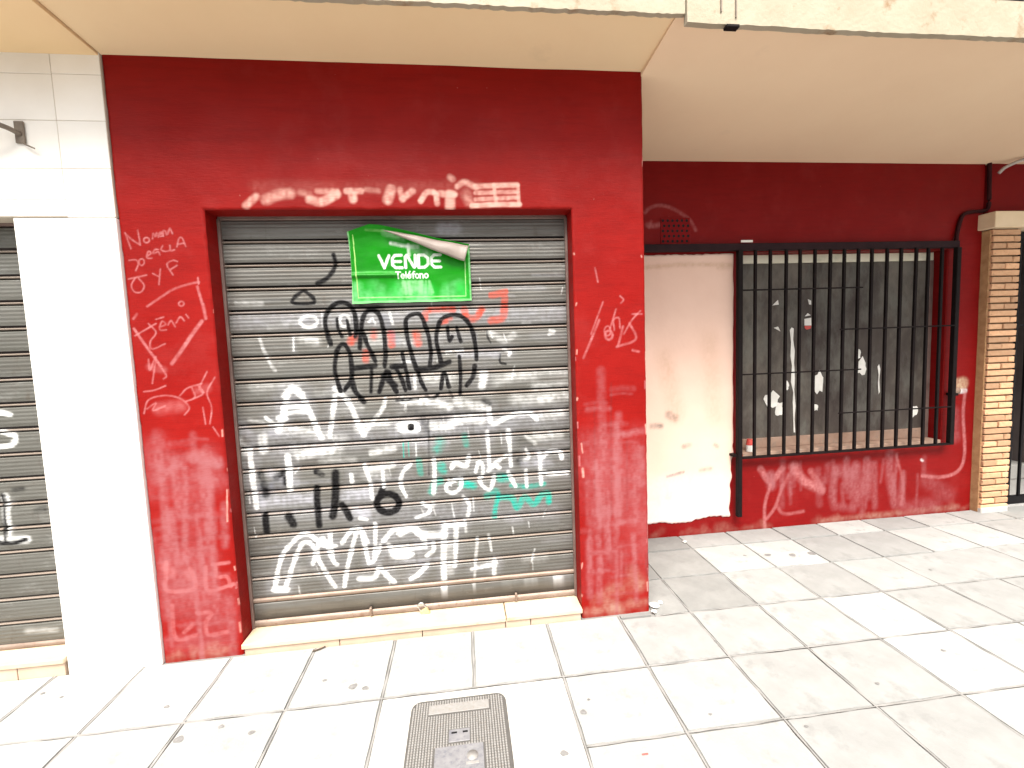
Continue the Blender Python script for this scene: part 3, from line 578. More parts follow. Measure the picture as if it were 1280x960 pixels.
  ('c',0.0169,0.6,0.5,[(-1.322,0.47),(-1.319,0.35),(-1.197,0.369)]),
  ('c',0.017,0.6,0.5,[(-1.287,0.481),(-1.211,0.484)]),
  ('c',0.017,0.6,0.5,[(-1.275,0.465),(-1.273,0.415),(-1.225,0.41),(-1.213,0.358)]),
  ('c',0.019,0.45,0.6,[(-1.494,0.286),(-1.492,0.114),(-1.396,0.12)]),
  ('c',0.0192,0.4,0.6,[(-1.402,0.18),(-1.45,0.141)]),
  ('c',0.0204,0.45,0.6,[(-1.38,0.235),(-1.315,0.228),(-1.345,0.18),(-1.339,0.116),(-1.252,0.121)]),
  ('l',0.004,0.7,0.4,[(-1.161,0.282),(-1.173,0.239)]),
  ('l',0.004,0.7,0.4,[(-1.187,0.163),(-1.186,0.111)]),
  ('l',0.0047,0.7,0.4,[(-1.188,0.856),(-1.199,0.696)]),
  ('u',0.0437,0.288,0.9,[(-1.558,0.664),(-1.57,0.419)]),
  ('u',0.1011,0.32,0.9,[(-1.512,0.084),(-1.286,0.058)]),
  ('l',0.033,0.75,0.6,[(-0.989,2.23),(-0.94,2.272)]),
  ('l',0.0466,0.65,0.7,[(-0.896,2.258),(-0.839,2.281),(-0.783,2.287)]),
  ('l',0.0408,0.85,0.5,[(-0.695,2.26),(-0.639,2.249),(-0.568,2.284)]),
  ('l',0.025,0.6,0.7,[(-0.658,2.298),(-0.567,2.299)]),
  ('l',0.0276,0.8,0.5,[(-0.521,2.299),(-0.451,2.299)]),
  ('l',0.0393,0.85,0.5,[(-0.493,2.281),(-0.492,2.26)]),
  ('l',0.0232,0.4,0.8,[(-0.428,2.305),(-0.37,2.299)]),
  ('l',0.047,0.85,0.5,[(-0.309,2.305),(-0.326,2.258)]),
  ('l',0.026,0.5,0.7,[(-0.264,2.305),(-0.255,2.258)]),
  ('l',0.0308,0.75,0.6,[(-0.254,2.264),(-0.205,2.299)]),
  ('l',0.0263,0.85,0.5,[(-0.166,2.252),(-0.134,2.293),(-0.092,2.288),(-0.086,2.24)]),
  ('l',0.0313,0.85,0.5,[(-0.068,2.288),(0.001,2.284)]),
  ('l',0.0485,0.9,0.4,[(-0.02,2.282),(-0.023,2.222)]),
  ('l',0.0267,0.7,0.6,[(0.018,2.323),(0.056,2.344),(0.11,2.318)]),
  ('l',0.029,0.55,0.7,[(-0.016,2.367),(-0.004,2.359)]),
  ('l',0.0245,0.85,0.5,[(0.11,2.324),(0.32,2.33)]),
  ('l',0.0196,0.7,0.5,[(0.108,2.291),(0.319,2.297)]),
  ('l',0.0196,0.75,0.5,[(0.107,2.26),(0.318,2.268)]),
  ('l',0.0245,0.95,0.4,[(0.087,2.228),(0.205,2.234),(0.329,2.234)]),
  ('l',0.0161,0.7,0.5,[(0.202,2.33),(0.211,2.234)]),
  ('l',0.0163,0.7,0.5,[(0.323,2.33),(0.327,2.234)]),
  ('l',0.0488,0.4,0.8,[(0.059,2.282),(0.076,2.246)]),
  ('l',0.0661,0.08,0.95,[(-0.936,2.315),(0.11,2.318)]),
  ('l',0.0293,0.35,0.8,[(-0.737,2.293),(-0.693,2.281)]),
  ('c',0.0071,0.5,0.6,[(0.757,1.731),(0.688,1.564)]),
  ('c',0.0072,0.5,0.6,[(0.797,1.577),(0.791,1.559),(0.778,1.552),(0.766,1.56),(0.761,1.578),(0.767,1.596),(0.78,1.603),(0.792,1.595),(0.797,1.577)]),
  ('c',0.0072,0.5,0.6,[(0.817,1.581),(0.813,1.634),(0.843,1.644),(0.848,1.591)]),
  ('c',0.0072,0.5,0.6,[(0.851,1.76),(0.87,1.741),(0.856,1.723)]),
  ('c',0.0072,0.5,0.6,[(0.869,1.558),(0.915,1.631),(0.963,1.678)]),
  ('c',0.0072,0.5,0.6,[(0.916,1.663),(0.971,1.662)]),
  ('c',0.0072,0.5,0.6,[(0.828,1.692),(0.792,1.587)]),
  ('c',0.007,0.5,0.6,[(0.718,1.909),(0.732,1.836)]),
  ('l',0.0042,0.7,0.5,[(0.607,1.987),(0.609,1.98)]),
  ('l',0.005,0.7,0.5,[(0.971,1.969),(0.974,1.961)]),
  ('l',0.0049,0.7,0.5,[(0.614,1.729),(0.61,1.716)]),
  ('l',0.0035,0.6,0.5,[(0.991,2.52),(0.987,2.429)]),
  ('c',0.0104,0.5,0.6,[(0.735,1.637),(0.69,1.538)]),
  ('c',0.0105,0.5,0.6,[(0.807,1.554),(0.8,1.537),(0.785,1.531),(0.771,1.538),(0.765,1.555),(0.771,1.572),(0.786,1.578),(0.801,1.571),(0.807,1.554)]),
  ('c',0.0105,0.5,0.6,[(0.865,1.599),(0.837,1.499)]),
  ('c',0.0106,0.5,0.6,[(0.901,1.615),(0.935,1.529),(0.828,1.491)]),
  ('c',0.0104,0.5,0.6,[(0.69,1.538),(0.644,1.439)]),
  ('c',0.0106,0.5,0.6,[(0.916,1.47),(0.951,1.461)]),
  ('l',0.0058,0.75,0.5,[(0.991,1.459),(0.992,1.322)]),
  ('l',0.0071,0.8,0.5,[(0.985,1.061),(0.988,1.008)]),
  ('l',0.0047,0.7,0.5,[(0.99,0.902),(0.991,0.688)]),
  ('l',0.0115,0.7,0.5,[(0.624,0.838),(0.626,0.794)]),
  ('l',0.0057,0.6,0.5,[(0.62,0.978),(0.626,0.926)]),
  ('l',0.006,0.6,0.5,[(0.992,0.543),(0.993,0.361)]),
  ('u',0.0455,0.4,0.9,[(0.738,1.367),(0.737,0.918)]),
  ('u',0.0427,0.4,0.9,[(0.83,1.122),(0.824,0.521)]),
  ('u',0.0434,0.4,0.9,[(0.925,0.942),(0.918,0.513)]),
  ('u',0.0362,0.6,0.8,[(0.963,1.027),(0.819,1.01)]),
  ('u',0.0711,0.44,0.9,[(0.708,0.833),(0.701,0.531)]),
  ('d',0.0088,0.3,0.8,[(0.793,1.296),(0.778,0.561)]),
  ('d',0.009,0.25,0.8,[(0.876,0.98),(0.869,0.589)]),
  ('d',0.0088,0.25,0.8,[(0.699,1.198),(0.687,0.675)]),
  ('m',0.1103,0.2,0.9,[(0.802,0.14),(0.931,0.164)]),
  ('m',0.0739,0.25,0.9,[(0.896,0.241),(0.931,0.145)]),
  ('m',0.0473,0.3,0.9,[(0.635,0.028),(0.818,0.036),(0.967,0.049)]),
  ('m',0.062,0.25,0.9,[(0.691,0.096),(0.765,0.144)]),
  ('d',0.0223,0.5,0.7,[(0.98,0.325),(0.984,0.214)]),
 ],
 'rear': [
  ('c',0.0227,0.4,0.7,[(1.383,2.463),(1.417,2.494),(1.477,2.512),(1.545,2.509),(1.612,2.484),(1.68,2.446),(1.734,2.405),(1.778,2.334)]),
  ('c',0.0335,0.45,0.8,[(1.402,2.375),(1.449,2.368),(1.496,2.374)]),
  ('c',0.0201,0.3,0.8,[(1.415,2.356),(1.429,2.4)]),
  ('c',0.0485,0.65,0.6,[(2.306,0.487),(2.394,0.376),(2.495,0.478)]),
  ('u',0.0815,0.85,0.8,[(2.394,0.424),(2.405,0.346)]),
  ('c',0.0245,0.6,0.6,[(2.395,0.347),(2.349,0.195),(2.347,0.001)]),
  ('c',0.0247,0.5,0.6,[(2.497,0.339),(2.437,0.169),(2.366,0.077)]),
  ('c',0.0247,0.4,0.6,[(2.447,0.188),(2.51,0.105),(2.675,0.111)]),
  ('c',0.0741,0.7,0.7,[(2.587,0.487),(2.671,0.365),(2.829,0.276)]),
  ('c',0.0499,0.5,0.7,[(2.732,0.439),(2.818,0.316)]),
  ('c',0.0288,0.4,0.7,[(2.507,0.338),(2.587,0.468)]),
  ('u',0.0632,0.544,0.85,[(2.941,0.444),(2.924,0.229),(2.947,0.129)]),
  ('u',0.0554,0.612,0.8,[(3.13,0.47),(3.135,0.293),(3.149,0.133)]),
  ('u',0.0517,0.51,0.8,[(3.301,0.459),(3.312,0.1)]),
  ('u',0.0781,0.612,0.8,[(3.439,0.529),(3.445,0.35),(3.497,0.106)]),
  ('u',0.1057,0.595,0.85,[(2.983,0.421),(3.11,0.413)]),
  ('c',0.0218,0.4,0.7,[(3.493,0.525),(3.568,0.261),(3.551,0.101)]),
  ('u',0.0639,0.425,0.9,[(2.99,0.125),(3.118,0.095)]),
  ('p',0.1023,0.75,0.5,[(4.041,1.076),(4.085,1.084)]),
  ('w',0.0356,0.8,0.5,[(4.021,1.018),(4.11,1.019)]),
  ('c',0.0268,0.65,0.5,[(4.111,1.004),(4.102,0.826),(4.132,0.484),(4.075,0.346),(3.92,0.306),(3.741,0.329)]),
  ('u',0.0893,0.425,0.9,[(4.018,0.85),(4.039,0.63)]),
  ('u',0.1338,0.34,0.9,[(3.787,0.285),(3.994,0.149)]),
  ('w',0.0177,0.8,0.5,[(3.727,0.466),(3.74,0.457)]),
  ('m',0.0423,0.25,0.9,[(2.844,0.018),(3.423,0.031),(4.09,0.039)]),
  ('u',0.133,0.425,0.9,[(3.597,0.057),(3.863,0.077)]),
 ],
 'patch': [
  ('g',0.0658,0.562,0.8,[(1.546,0.956),(1.596,0.929)]),
  ('g',0.0402,0.625,0.8,[(1.407,0.879),(1.482,0.874)]),
  ('g',0.0359,0.438,0.8,[(1.658,0.704),(1.709,0.713)]),
  ('g',0.0313,0.438,0.8,[(1.916,0.701),(1.937,0.687)]),
  ('g',0.023,0.75,0.7,[(1.528,0.478),(1.657,0.506)]),
  ('g',0.0364,0.5,0.8,[(1.799,0.509),(1.877,0.516)]),
  ('g',0.0462,0.5,0.8,[(1.527,0.316),(1.553,0.339)]),
  ('g',0.0362,0.438,0.8,[(1.682,0.379),(1.708,0.427)]),
  ('g',0.0307,0.625,0.7,[(1.384,0.101),(1.499,0.117)]),
  ('v',0.3052,0.8,0.6,[(1.373,0.277),(1.604,0.31),(1.916,0.286)]),
  ('v',0.1788,0.85,0.5,[(1.397,0.175),(1.758,0.171),(1.968,0.155)]),
  ('v',0.1526,0.5,0.8,[(1.426,0.423),(2.021,0.405)]),
  ('s',0.1498,0.25,0.9,[(1.513,1.39),(1.609,0.952)]),
  ('s',0.1528,0.2,0.9,[(1.867,1.52),(1.917,0.936)]),
  ('s',0.0336,0.4,0.8,[(1.38,2.064),(1.672,2.078),(2.053,2.072)]),
  ('s',0.0279,0.3,0.8,[(1.948,2.048),(2.06,2.052)]),
 ],
}
# ------------------------------------------------------------------ setting: road, pavement with its slabs
YF, YR, YS = 2.30, 3.19, 2.42          # front wall, recessed wall, shutter planes
ground = link('road', boxes('road', [(-150, 150, -150, -3.3, -.30, -.13)]), M['asphalt']); tag(ground, kind='structure')
pavement = link('pavement', boxes('pavement', [(-60, 60, -3.0, 9, -.30, -.010)]), M['joint']); tag(pavement, kind='structure')
outer = []
kerb = link('kerb', boxes('kerb', [(-60, 60, -3.3, -3.004, -.30, .002)], .012, 2), M['kerb']); tag(kerb, kind='structure')
# far slabs of the pavement, too far out of the way to matter one by one
V = []; Fc = []
def far_slab(x0, x1, y0, y1):
    k = len(V); z = .0
    V.extend([(x0, y0, z), (x1, y0, z), (x1, y1, z), (x0, y1, z)]); Fc.append((k, k+1, k+2, k+3))
PX, PY = .4045, .3625
XJ = [-.010 + PX*k if k <= 4 else 1.608 + .3925*(k-4) for k in range(-40, 41)]
for x in XJ:
    for k in range(-12, 0):
        y0 = 1.155 + PY*k
        if x < -3.2 or x > 5.6 or k < -2:
            if y0 > -3.0 and abs(x) < 14: far_slab(x+.006, x+.3865, y0+.006, y0+PY-.006)
fs = pymesh('far_slabs', V, Fc); o = child('far_slabs', fs, M['slab'], pavement); tag(o, kind='stuff')
def slab_mesh(w, d):
    bm = bmesh.new(); r = bmesh.ops.create_grid(bm, x_segments=5, y_segments=5, size=.5)
    for v in bm.verts: v.co = Vector((v.co.x*(w-.017), v.co.y*(d-.017), 0))
    e = bmesh.ops.extrude_edge_only(bm, edges=[q for q in bm.edges if q.is_boundary])
    for v in [g for g in e['geom'] if isinstance(g, bmesh.types.BMVert)]:
        v.co.z = -.014; v.co.x *= 1.012; v.co.y *= 1.012
    for v in bm.verts:
        if v.co.z > -.01:
            ed = max(abs(v.co.x)/(w/2), abs(v.co.y)/(d/2))
            v.co.z = -.0025*max(0, ed-.9)*10 + .0012*mnoise.noise(Vector((v.co.x*7+random.random()*3, v.co.y*7, w)))
            if ed > .93: v.co.x += random.uniform(-.0022, .0022); v.co.y += random.uniform(-.0022, .0022)
    bmesh.ops.recalc_face_normals(bm, faces=list(bm.faces))
    me = bpy.data.meshes.new('paving_slab'); bm.to_mesh(me); bm.free(); me.materials.append(M['slab']); return me
variants = {}
def put_slab(x0, x1, y0, y1, grey=False):
    xm = (x0+x1)/2; t_ = random.random()
    grey = 2 if (y0 > 2.2 and xm < 1.75) else 1 if (y0 > 2.2 and t_ < .8) or (abs(y0-1.88) < .02 and .75 < x0 < 1.3) or (x0 > 1.1 and t_ < .6) else 0  # recess corner by the pier gets the grey with shade in its colour
    w, d = round(x1-x0, 3), round(y1-y0, 3)
    if w < .05 or d < .03: return
    k = (w, d, random.randrange(4), grey)
    if k not in variants:
        variants[k] = slab_mesh(w, d)
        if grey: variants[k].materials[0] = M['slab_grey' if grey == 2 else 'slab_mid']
    o = bpy.data.objects.new('paving_slab', variants[k]); C.objects.link(o); o.parent = pavement
    o.location = ((x0+x1)/2, (y0+y1)/2, random.uniform(-.0015, .0015))
    o.rotation_euler = (random.gauss(0, .0022), random.gauss(0, .0022), random.gauss(0, .002))
def cell(x0, x1, y0, y1, ymax):
    put_slab(x0, x1, y0, min(y1, ymax))
YJ = [.43, .7925, 1.155, 1.5175, 1.88, 2.2425, 2.605, 2.9675, 3.19]
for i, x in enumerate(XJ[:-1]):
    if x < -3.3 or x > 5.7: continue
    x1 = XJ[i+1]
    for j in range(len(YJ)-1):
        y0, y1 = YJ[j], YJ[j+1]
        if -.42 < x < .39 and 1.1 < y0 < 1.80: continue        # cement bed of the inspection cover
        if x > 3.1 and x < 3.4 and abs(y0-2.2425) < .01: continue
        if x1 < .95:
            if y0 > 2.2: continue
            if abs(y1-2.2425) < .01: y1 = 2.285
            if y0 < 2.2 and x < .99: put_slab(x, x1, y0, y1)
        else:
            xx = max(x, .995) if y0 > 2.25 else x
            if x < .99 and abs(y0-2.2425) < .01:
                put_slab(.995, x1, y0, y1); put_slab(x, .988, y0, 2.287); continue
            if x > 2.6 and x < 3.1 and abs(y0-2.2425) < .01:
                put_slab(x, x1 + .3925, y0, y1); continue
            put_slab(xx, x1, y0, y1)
V = []; Fc = []
def ridge(ax, c, a0, a1):
    k = len(V); n_ = max(2, int((a1-a0)/.04)); ph = c*37.1
    for i in range(n_+1):
        t = a0+(a1-a0)*i/n_; w = .0036+.0016*math.sin(t*31+ph)+.001*math.sin(t*77); o_ = .0012*math.sin(t*17+ph); z = -.0022+.0012*math.sin(t*23+ph)
        V.extend([(c+o_-w, t, z), (c+o_+w, t, z)] if ax == 'y' else [(t, c+o_-w, z), (t, c+o_+w, z)])
    for i in range(n_):
        q = k+2*i; Fc.append((q, q+1, q+3, q+2) if ax == 'y' else (q, q+2, q+3, q+1))
for x in XJ:
    if -3.3 < x < 5.7 and not -.02 < x < .02: ridge('y', x, .45, 2.28 if x < .95 else 2.60)
    elif -.02 < x < .02: ridge('y', x, 1.885, 2.28)
for y in YJ[1:6]:
    if y < 2.2: ridge('x', y, -3.3, -.42) ; ridge('x', y, .40, 5.7)
    else: ridge('x', y, 1.0, 5.7)
ridge('x', 1.88, -.42, .40)
tag(child('joint_ridge', pymesh('joint_ridge', V, Fc), M['ridge'], pavement), kind='stuff')
cb = child('cement_bed', boxes('cement_bed', [(-.41, .39, 1.16, 1.874, -.05, -.0015)], .004), M['cement'], pavement)
for gx, gy, r in [(.43,1.67,.011),(-1.19,1.79,.016),(-.56,1.97,.017),(-.50,1.95,.012),(-.91,1.78,.010),(-1.99,2.16,.008),(-1.88,2.12,.007),(.31,1.5,.012),(1.26,1.47,.006),(.93,1.58,.006),(2.06,2.77,.018),(2.22,2.74,.02),(2.36,2.735,.022),(1.9,2.79,.010),(.47,1.73,.005),(-1.05,1.83,.009),(1.20,1.99,.006),(-.70,2.03,.008),(2.9,2.4,.008),(1.72,1.62,.007),(-1.35,1.98,.009),(2.2,1.75,.008)]:
    n_ = 16; ph = random.random()*6
    vs = [(gx, gy, .0032)]+[(gx+r*(1+.15*math.sin(2*t+ph))*math.cos(t)*1.25, gy+r*(1+.2*math.sin(3*t+ph))*math.sin(t), .0018) for t in [2*math.pi*i/n_ for i in range(n_)]]
    child('gum_spot', pymesh('gum_spot', vs, [(0, 1+i, 1+(i+1) % n_) for i in range(n_)], True), M['gum'], pavement)

# ------------------------------------------------------------------ overhanging building
ov = thing('overhanging_building', (0, 2.3, 2.9), 'cream plastered building overhang above the shopfronts with pale bare fascia edge', 'building')
def prism(name, x0, x1, y0, y1, za, zb, zt, nx=12, ny=8, mat=None, amp=.003):
    xs = np.linspace(x0, x1, nx); ys = np.linspace(y0, y1, ny); V = []; Q = []
    for y in ys:
        for x in xs:
            V.append((x, y, za+(zb-za)*(y-y0)/(y1-y0)+amp*mnoise.noise(Vector((x*1.3, y*1.3, za)))))
    for j in range(ny-1):
        for i in range(nx-1):
            a = j*nx+i; Q.append((a, a+nx, a+nx+1, a+1))
    k = len(V); V += [(x0, y0, zt), (x1, y0, zt), (x1, y1, zt), (x0, y1, zt)]
    Q.append((k, k+1, k+2, k+3))
    bot = [[j*nx+i for i in range(nx)] for j in range(ny)]
    Q.append(tuple(bot[0]) + (k+1, k)); Q.append(tuple(r[-1] for r in bot) + (k+2, k+1)); Q.append(tuple(reversed(bot[-1])) + (k+3, k+2)); Q.append(tuple(reversed([r[0] for r in bot])) + (k, k+3))
    return pymesh(name, V, Q)
child('soffit', prism('soffit', -1.556, 1.0, 1.925, 2.42, 2.908, 2.893, 3.05), M['soffit_main'], ov)
child('soffit', prism('soffit', -9, -1.560, 1.935, 2.42, 2.892, 2.884, 3.05), M['soffit_left'], ov)
child('soffit', prism('soffit', .985, 9, 1.93, 3.30, 2.900, 2.818, 3.05, 26), M['soffit_right'], ov)
# fascia boards with a ragged lower edge
def ragged(name, x0, x1, y0, y1, zb, zt, amp, step=.02, seed=1):
    n_ = int((x1-x0)/step)+1; xs = np.linspace(x0, x1, n_)
    r = np.random.default_rng(seed); rz = zb + amp*(r.random(n_)-.5) + amp*1.2*(vnoise(xs, xs*0, 3, seed)-.5)
    V = []; Q = []
    for x, z in zip(xs, rz): V += [(x, y0, z), (x, y0, zt), (x, y1, zt), (x, y1, z)]
    for i in range(n_-1):
        a = 4*i
        for k in range(4): Q.append((a+k, a+(k+1) % 4, a+4+(k+1) % 4, a+4+k))
    Q += [(0, 3, 2, 1), (4*n_-4, 4*n_-3, 4*n_-2, 4*n_-1)]
    me = pymesh(name, V, Q); bm = bmesh.new(); bm.from_mesh(me); bmesh.ops.recalc_face_normals(bm, faces=list(bm.faces)); bm.to_mesh(me); bm.free(); return me
child('fascia', ragged('fascia', -9, 1.016, 1.905, 1.93, 2.898, 3.30, .006, .02, 3), M['fascia'], ov)
child('fascia', ragged('fascia', 1.020, 9, 1.895, 1.925, 2.857, 3.018, .004, .03, 5), M['fascia'], ov)
child('balcony_ledge', boxes('balcony_ledge', [(1.2, 9, 1.90, 2.0, 3.021, 3.035)]), M['iron'], ov)
child('balcony_wall', boxes('balcony_wall', [(1.02, 9, 1.94, 2.06, 3.052, 3.9)]), M['upper'], ov)
child('upper_wall', boxes('upper_wall', [(-9, 9, 2.32, 6, 3.052, 6.5)]), M['upper'], ov)
for q in ((1.168, 1.174, 1.889, 1.8945, 2.905, 2.955), (1.236, 1.242, 1.889, 1.8945, 2.885, 2.975)): child('iron_spike', boxes('iron_spike', [q]), M['bracket'], ov)
child('hook', boxes('hook', [(1.19, 1.25, 1.88, 1.91, 2.838, 2.852)], .003), M['iron'], ov)

# ------------------------------------------------------------------ red shopfront wall: one skin with the door opening cut out
def wall_skin(name, y, x0, x1, z0, z1, hole, res, depth, canvas, seed, edge_r=.010, back=.0):
    nx = int(round((x1-x0)/res))+1; nz = int(round((z1-z0)/res))+1
    xs = np.linspace(x0, x1, nx); zs = np.linspace(z0, z1, nz)
    hx0, hx1, hz0, hz1 = hole
    xs[np.argmin(abs(xs-hx0))] = hx0; xs[np.argmin(abs(xs-hx1))] = hx1
    if hz0 > z0: zs[np.argmin(abs(zs-hz0))] = hz0
    zs[np.argmin(abs(zs-hz1))] = hz1
    X, Z = np.meshgrid(xs, zs)
    Y = y + .004*(vnoise(X, Z, 3, seed)-.5) + .0018*(vnoise(X, Z, 14, seed+1)-.5)
    d = np.minimum(X-x0, x1-X)                           # worn, slightly rounded outer arrises
    hx = np.maximum(np.maximum(hx0-X, X-hx1), 0); hz = np.maximum(np.maximum(hz0-Z, Z-hz1), 0)
    dd = np.minimum(d, np.hypot(hx, hz))
    er = edge_r*(.6+.9*vnoise(X, Z, 26, seed+4)) if edge_r else .001
    k = np.clip(1-dd/er, 0, 1); Y = Y + er*.6*k*k
    V = np.stack([X, Y, Z], -1).reshape(-1, 3)
    ii, jj = np.meshgrid(np.arange(nx-1), np.arange(nz-1))
    xc = (xs[ii]+xs[ii+1])/2; zc = (zs[jj]+zs[jj+1])/2
    keep = ~((xc > hx0) & (xc < hx1) & (zc > hz0) & (zc < hz1))
    a = (jj*nx+ii)[keep]
    Q = np.stack([a, a+1, a+nx+1, a+nx], -1)
    P = canvas.sample(V[:, 0], V[:, 2])
    # side returns and reveals, thin strips going into the building
    Vx = [V]; Qx = [Q]; Px = [P]; base = len(V)
    def strip(idx, dy, flip):
        nonlocal base
        n_ = len(idx); m = 5; A = V[idx]; L = []; pp = []
        for s in range(m):
            B = A.copy(); B[:, 1] = B[:, 1] + (y+dy-B[:, 1])*s/(m-1); L.append(B); pp.append(P[idx]*np.array([1, 1, 1, 0]))
        Vx.append(np.vstack(L)); Px.append(np.vstack(pp)); q = []
        for s in range(m-1):
            for i in range(n_-1):
                a_ = base+s*n_+i; b_ = a_+n_
                q.append((a_, b_, b_+1, a_+1) if flip else (a_, a_+1, b_+1, b_))
        Qx.append(np.array(q)); base += m*n_
    col = lambda x, za, zb: np.array([j*nx+int(np.argmin(abs(xs-x))) for j in range(nz) if za-1e-6 <= zs[j] <= zb+1e-6])
    row = lambda z, xa, xb: np.array([int(np.argmin(abs(zs-z)))*nx+i for i in range(nx) if xa-1e-6 <= xs[i] <= xb+1e-6])
    strip(col(hx0, hz0, hz1), depth, True); strip(col(hx1, hz0, hz1), depth, False); strip(row(hz1, hx0, hx1), depth, True)
    if hz0 > z0: strip(row(hz0, hx0, hx1), depth, False)
    if back: strip(col(x1, z0, z1), back, True); strip(col(x0, z0, z1), back, False)
    me = npmesh(name, np.vstack(Vx), np.vstack(Qx)); set_paint(me, np.vstack(Px))
    return me
cv = Canvas(-1.56, 1.0, 0, 2.92, .005).draw(PAINT['front'])
# scuffed mortar showing through along the foot of the wall and bare chips on the corners
r = np.random.default_rng(11)
for k in range(22):
    x = r.choice([-1.18+r.normal(0,.004), .60+r.normal(0,.004), .985+r.normal(0,.003)]); z = r.random()**1.4*2.0
    if z < .1: continue
    cv.stroke('l' if r.random() < .5 else 'c', .003+.004*r.random(), .7, .4, [(x, z), (x+r.normal(0,.002), z+.01+.05*r.random()**2)])
for k in range(30):
    x = r.choice([r.uniform(-1.55,-1.19), r.uniform(.62,.98)]); cv.stroke('m', .02+.04*r.random(), .12, .9, [(x, .01), (x+r.normal(0,.03), .02+.06*r.random())])
for xa, xb, za, zb_ in ((-1.54,-1.20,.15,1.12), (.64,.97,.30,1.05)):      # scrubbed zone where older tags were washed off
    for k in range(26):
        x = r.uniform(xa, xb); z = r.uniform(za, zb_); cv.stroke('u', .10+.10*r.random(), .16, .95, [(x, z), (x+r.normal(0,.03), z-.12)])
for k in range(34):       # washed-off tags: pale vertical runs in the lower half of both piers
    x = r.choice([r.uniform(-1.54,-1.2), r.uniform(.63,.97)]); z = r.uniform(.25, 1.15); cv.stroke('u', .015+.03*r.random(), .35+.3*r.random(), .8, [(x, z), (x+r.normal(0,.006), z-.15-.3*r.random())])
for k in range(60):
    x = r.choice([r.uniform(-1.52,-1.25), r.uniform(.66,.92)]); z = r.uniform(.1, 1.3); cv.stroke('u', .012+.02*r.random(), .25, .9, [(x-.06, z), (x, z+.006), (x+.06, z)])
front = link('red_shop_wall', wall_skin('red_shop_wall', YF, -1.556, .99, -.01, 2.915, (-1.18, .60, -.01, 2.212), .005, .125, cv, 5, .010, .92), M['red'])
tag(front, 'glossy red painted shop wall with chalk scribbles framing the closed central shutter', 'wall')

# ------------------------------------------------------------------ roller shutters
def slat_profile(p):
    pr = [(0, .034), (.0100, .034), (.0106, .006), (.0116, .0015), (.0136, -.0015), (.0176, -.0015), (.0196, .0015), (.0204, .006), (.0208, .030), (.0272, .030), (.0277, .003), (.0295, .0)]
    z = .033
    while z < p-.004:
        t = (z-.0295)/(p-.0335); pr.append((z, -.0022*math.sin(math.pi*t)**.7 + .0010*math.cos(z*2*math.pi/.019))); z += .0038
    pr.append((p-.0005, .0015)); return pr
def slat_mesh(name, x0, x1, ztop, pitch, y, canvas, res, seed):
    pr = slat_profile(pitch); nx = int((x1-x0)/res)+1; xs = np.linspace(x0, x1, nx)
    jit = .0010*math.sin(seed*12.9); V = []
    wob = .0035*(vnoise(xs, xs*0+seed, 2.2, 9)-.5) + .0014*(vnoise(xs, xs*0+seed*3.3, 9, 10)-.5)
    sag = .0022*(vnoise(xs, xs*0+seed, 1.1, 21)-.5)
    L = [np.stack([xs, y+dy+wob, ztop-dz+jit+sag], -1) for dz, dy in pr]
    V = np.vstack(L); n_ = len(pr)
    ii, jj = np.meshgrid(np.arange(nx-1), np.arange(n_-1)); a = (jj*nx+ii).ravel()
    me = npmesh(name, V, np.stack([a, a+nx, a+nx+1, a+1], -1)); P = canvas.sample(V[:, 0], V[:, 2])
    for q, (dz, dy) in enumerate(pr):                     # the hinge bead keeps its brown primer where the zinc has worn off
        if .0102 < dz < .0206:
            R_ = P[q*nx:(q+1)*nx]; k_ = .62*(1-R_[:, 3:4]); a_ = R_[:, 3:4]+k_
            R_[:, :3] = (R_[:, :3]*R_[:, 3:4]+np.array([[.27,.205,.165]])*k_)/np.maximum(a_, 1e-6); R_[:, 3:4] = a_
    set_paint(me, P); return me
sh = thing('roller_shutter', (-.29, YS, .06), 'closed grey roller shutter covered in black white and teal graffiti under the green sign', 'shutter')
cs = Canvas(-1.19, .62, 0, 2.25, .004)
r = np.random.default_rng(5)
for k in range(120):      # scratches, scrubbed patches, drips
    x = r.uniform(-1.15, .57); z = r.uniform(.25, 1.9); t = r.random()
    if t < .45: cs.stroke('n' if r.random() < .6 else 'w', .01+.05*r.random(), .10+.18*r.random(), .9, [(x, z), (x+r.uniform(.03,.25), z+r.normal(0,.008))])
    elif t < .75: cs.stroke('w', .003+.004*r.random(), .5, .5, [(x, z), (x+r.normal(0,.012), z-.02-.06*r.random())])
    else: cs.stroke('g', .01+.03*r.random(), .3, .8, [(x, z), (x+r.normal(0,.02), z-.05*r.random())])
cs.draw([('n', w*2.6+.02, .16, .95, P) for c, w, a, s, P in PAINT['shutter'] if c == 'w' and a > .6]).draw(PAINT['shutter'])
PITCH = .1177; Z0 = 2.1035
for k in range(-1, 16):
    child('slat', slat_mesh('slat', -1.168, .588, Z0-PITCH*k, PITCH, YS, cs, .0045, k+2), M['slat'], sh)
zb = Z0-PITCH*16                                    # 0.220, foot of the last slat
def strip_bar(name, rows, x0, x1, canvas, nx=300):
    xs = np.linspace(x0, x1, nx); V = np.vstack([np.stack([xs, xs*0+y+.002*(vnoise(xs, xs*0, 1.7, 31)-.5), xs*0+z], -1) for z, y in rows])
    ii, jj = np.meshgrid(np.arange(nx-1), np.arange(len(rows)-1)); a = (jj*nx+ii).ravel()
    me = npmesh(name, V, np.stack([a, a+nx, a+nx+1, a+1], -1))
    if canvas is not None: set_paint(me, canvas.sample(V[:, 0], V[:, 2]))
    return me
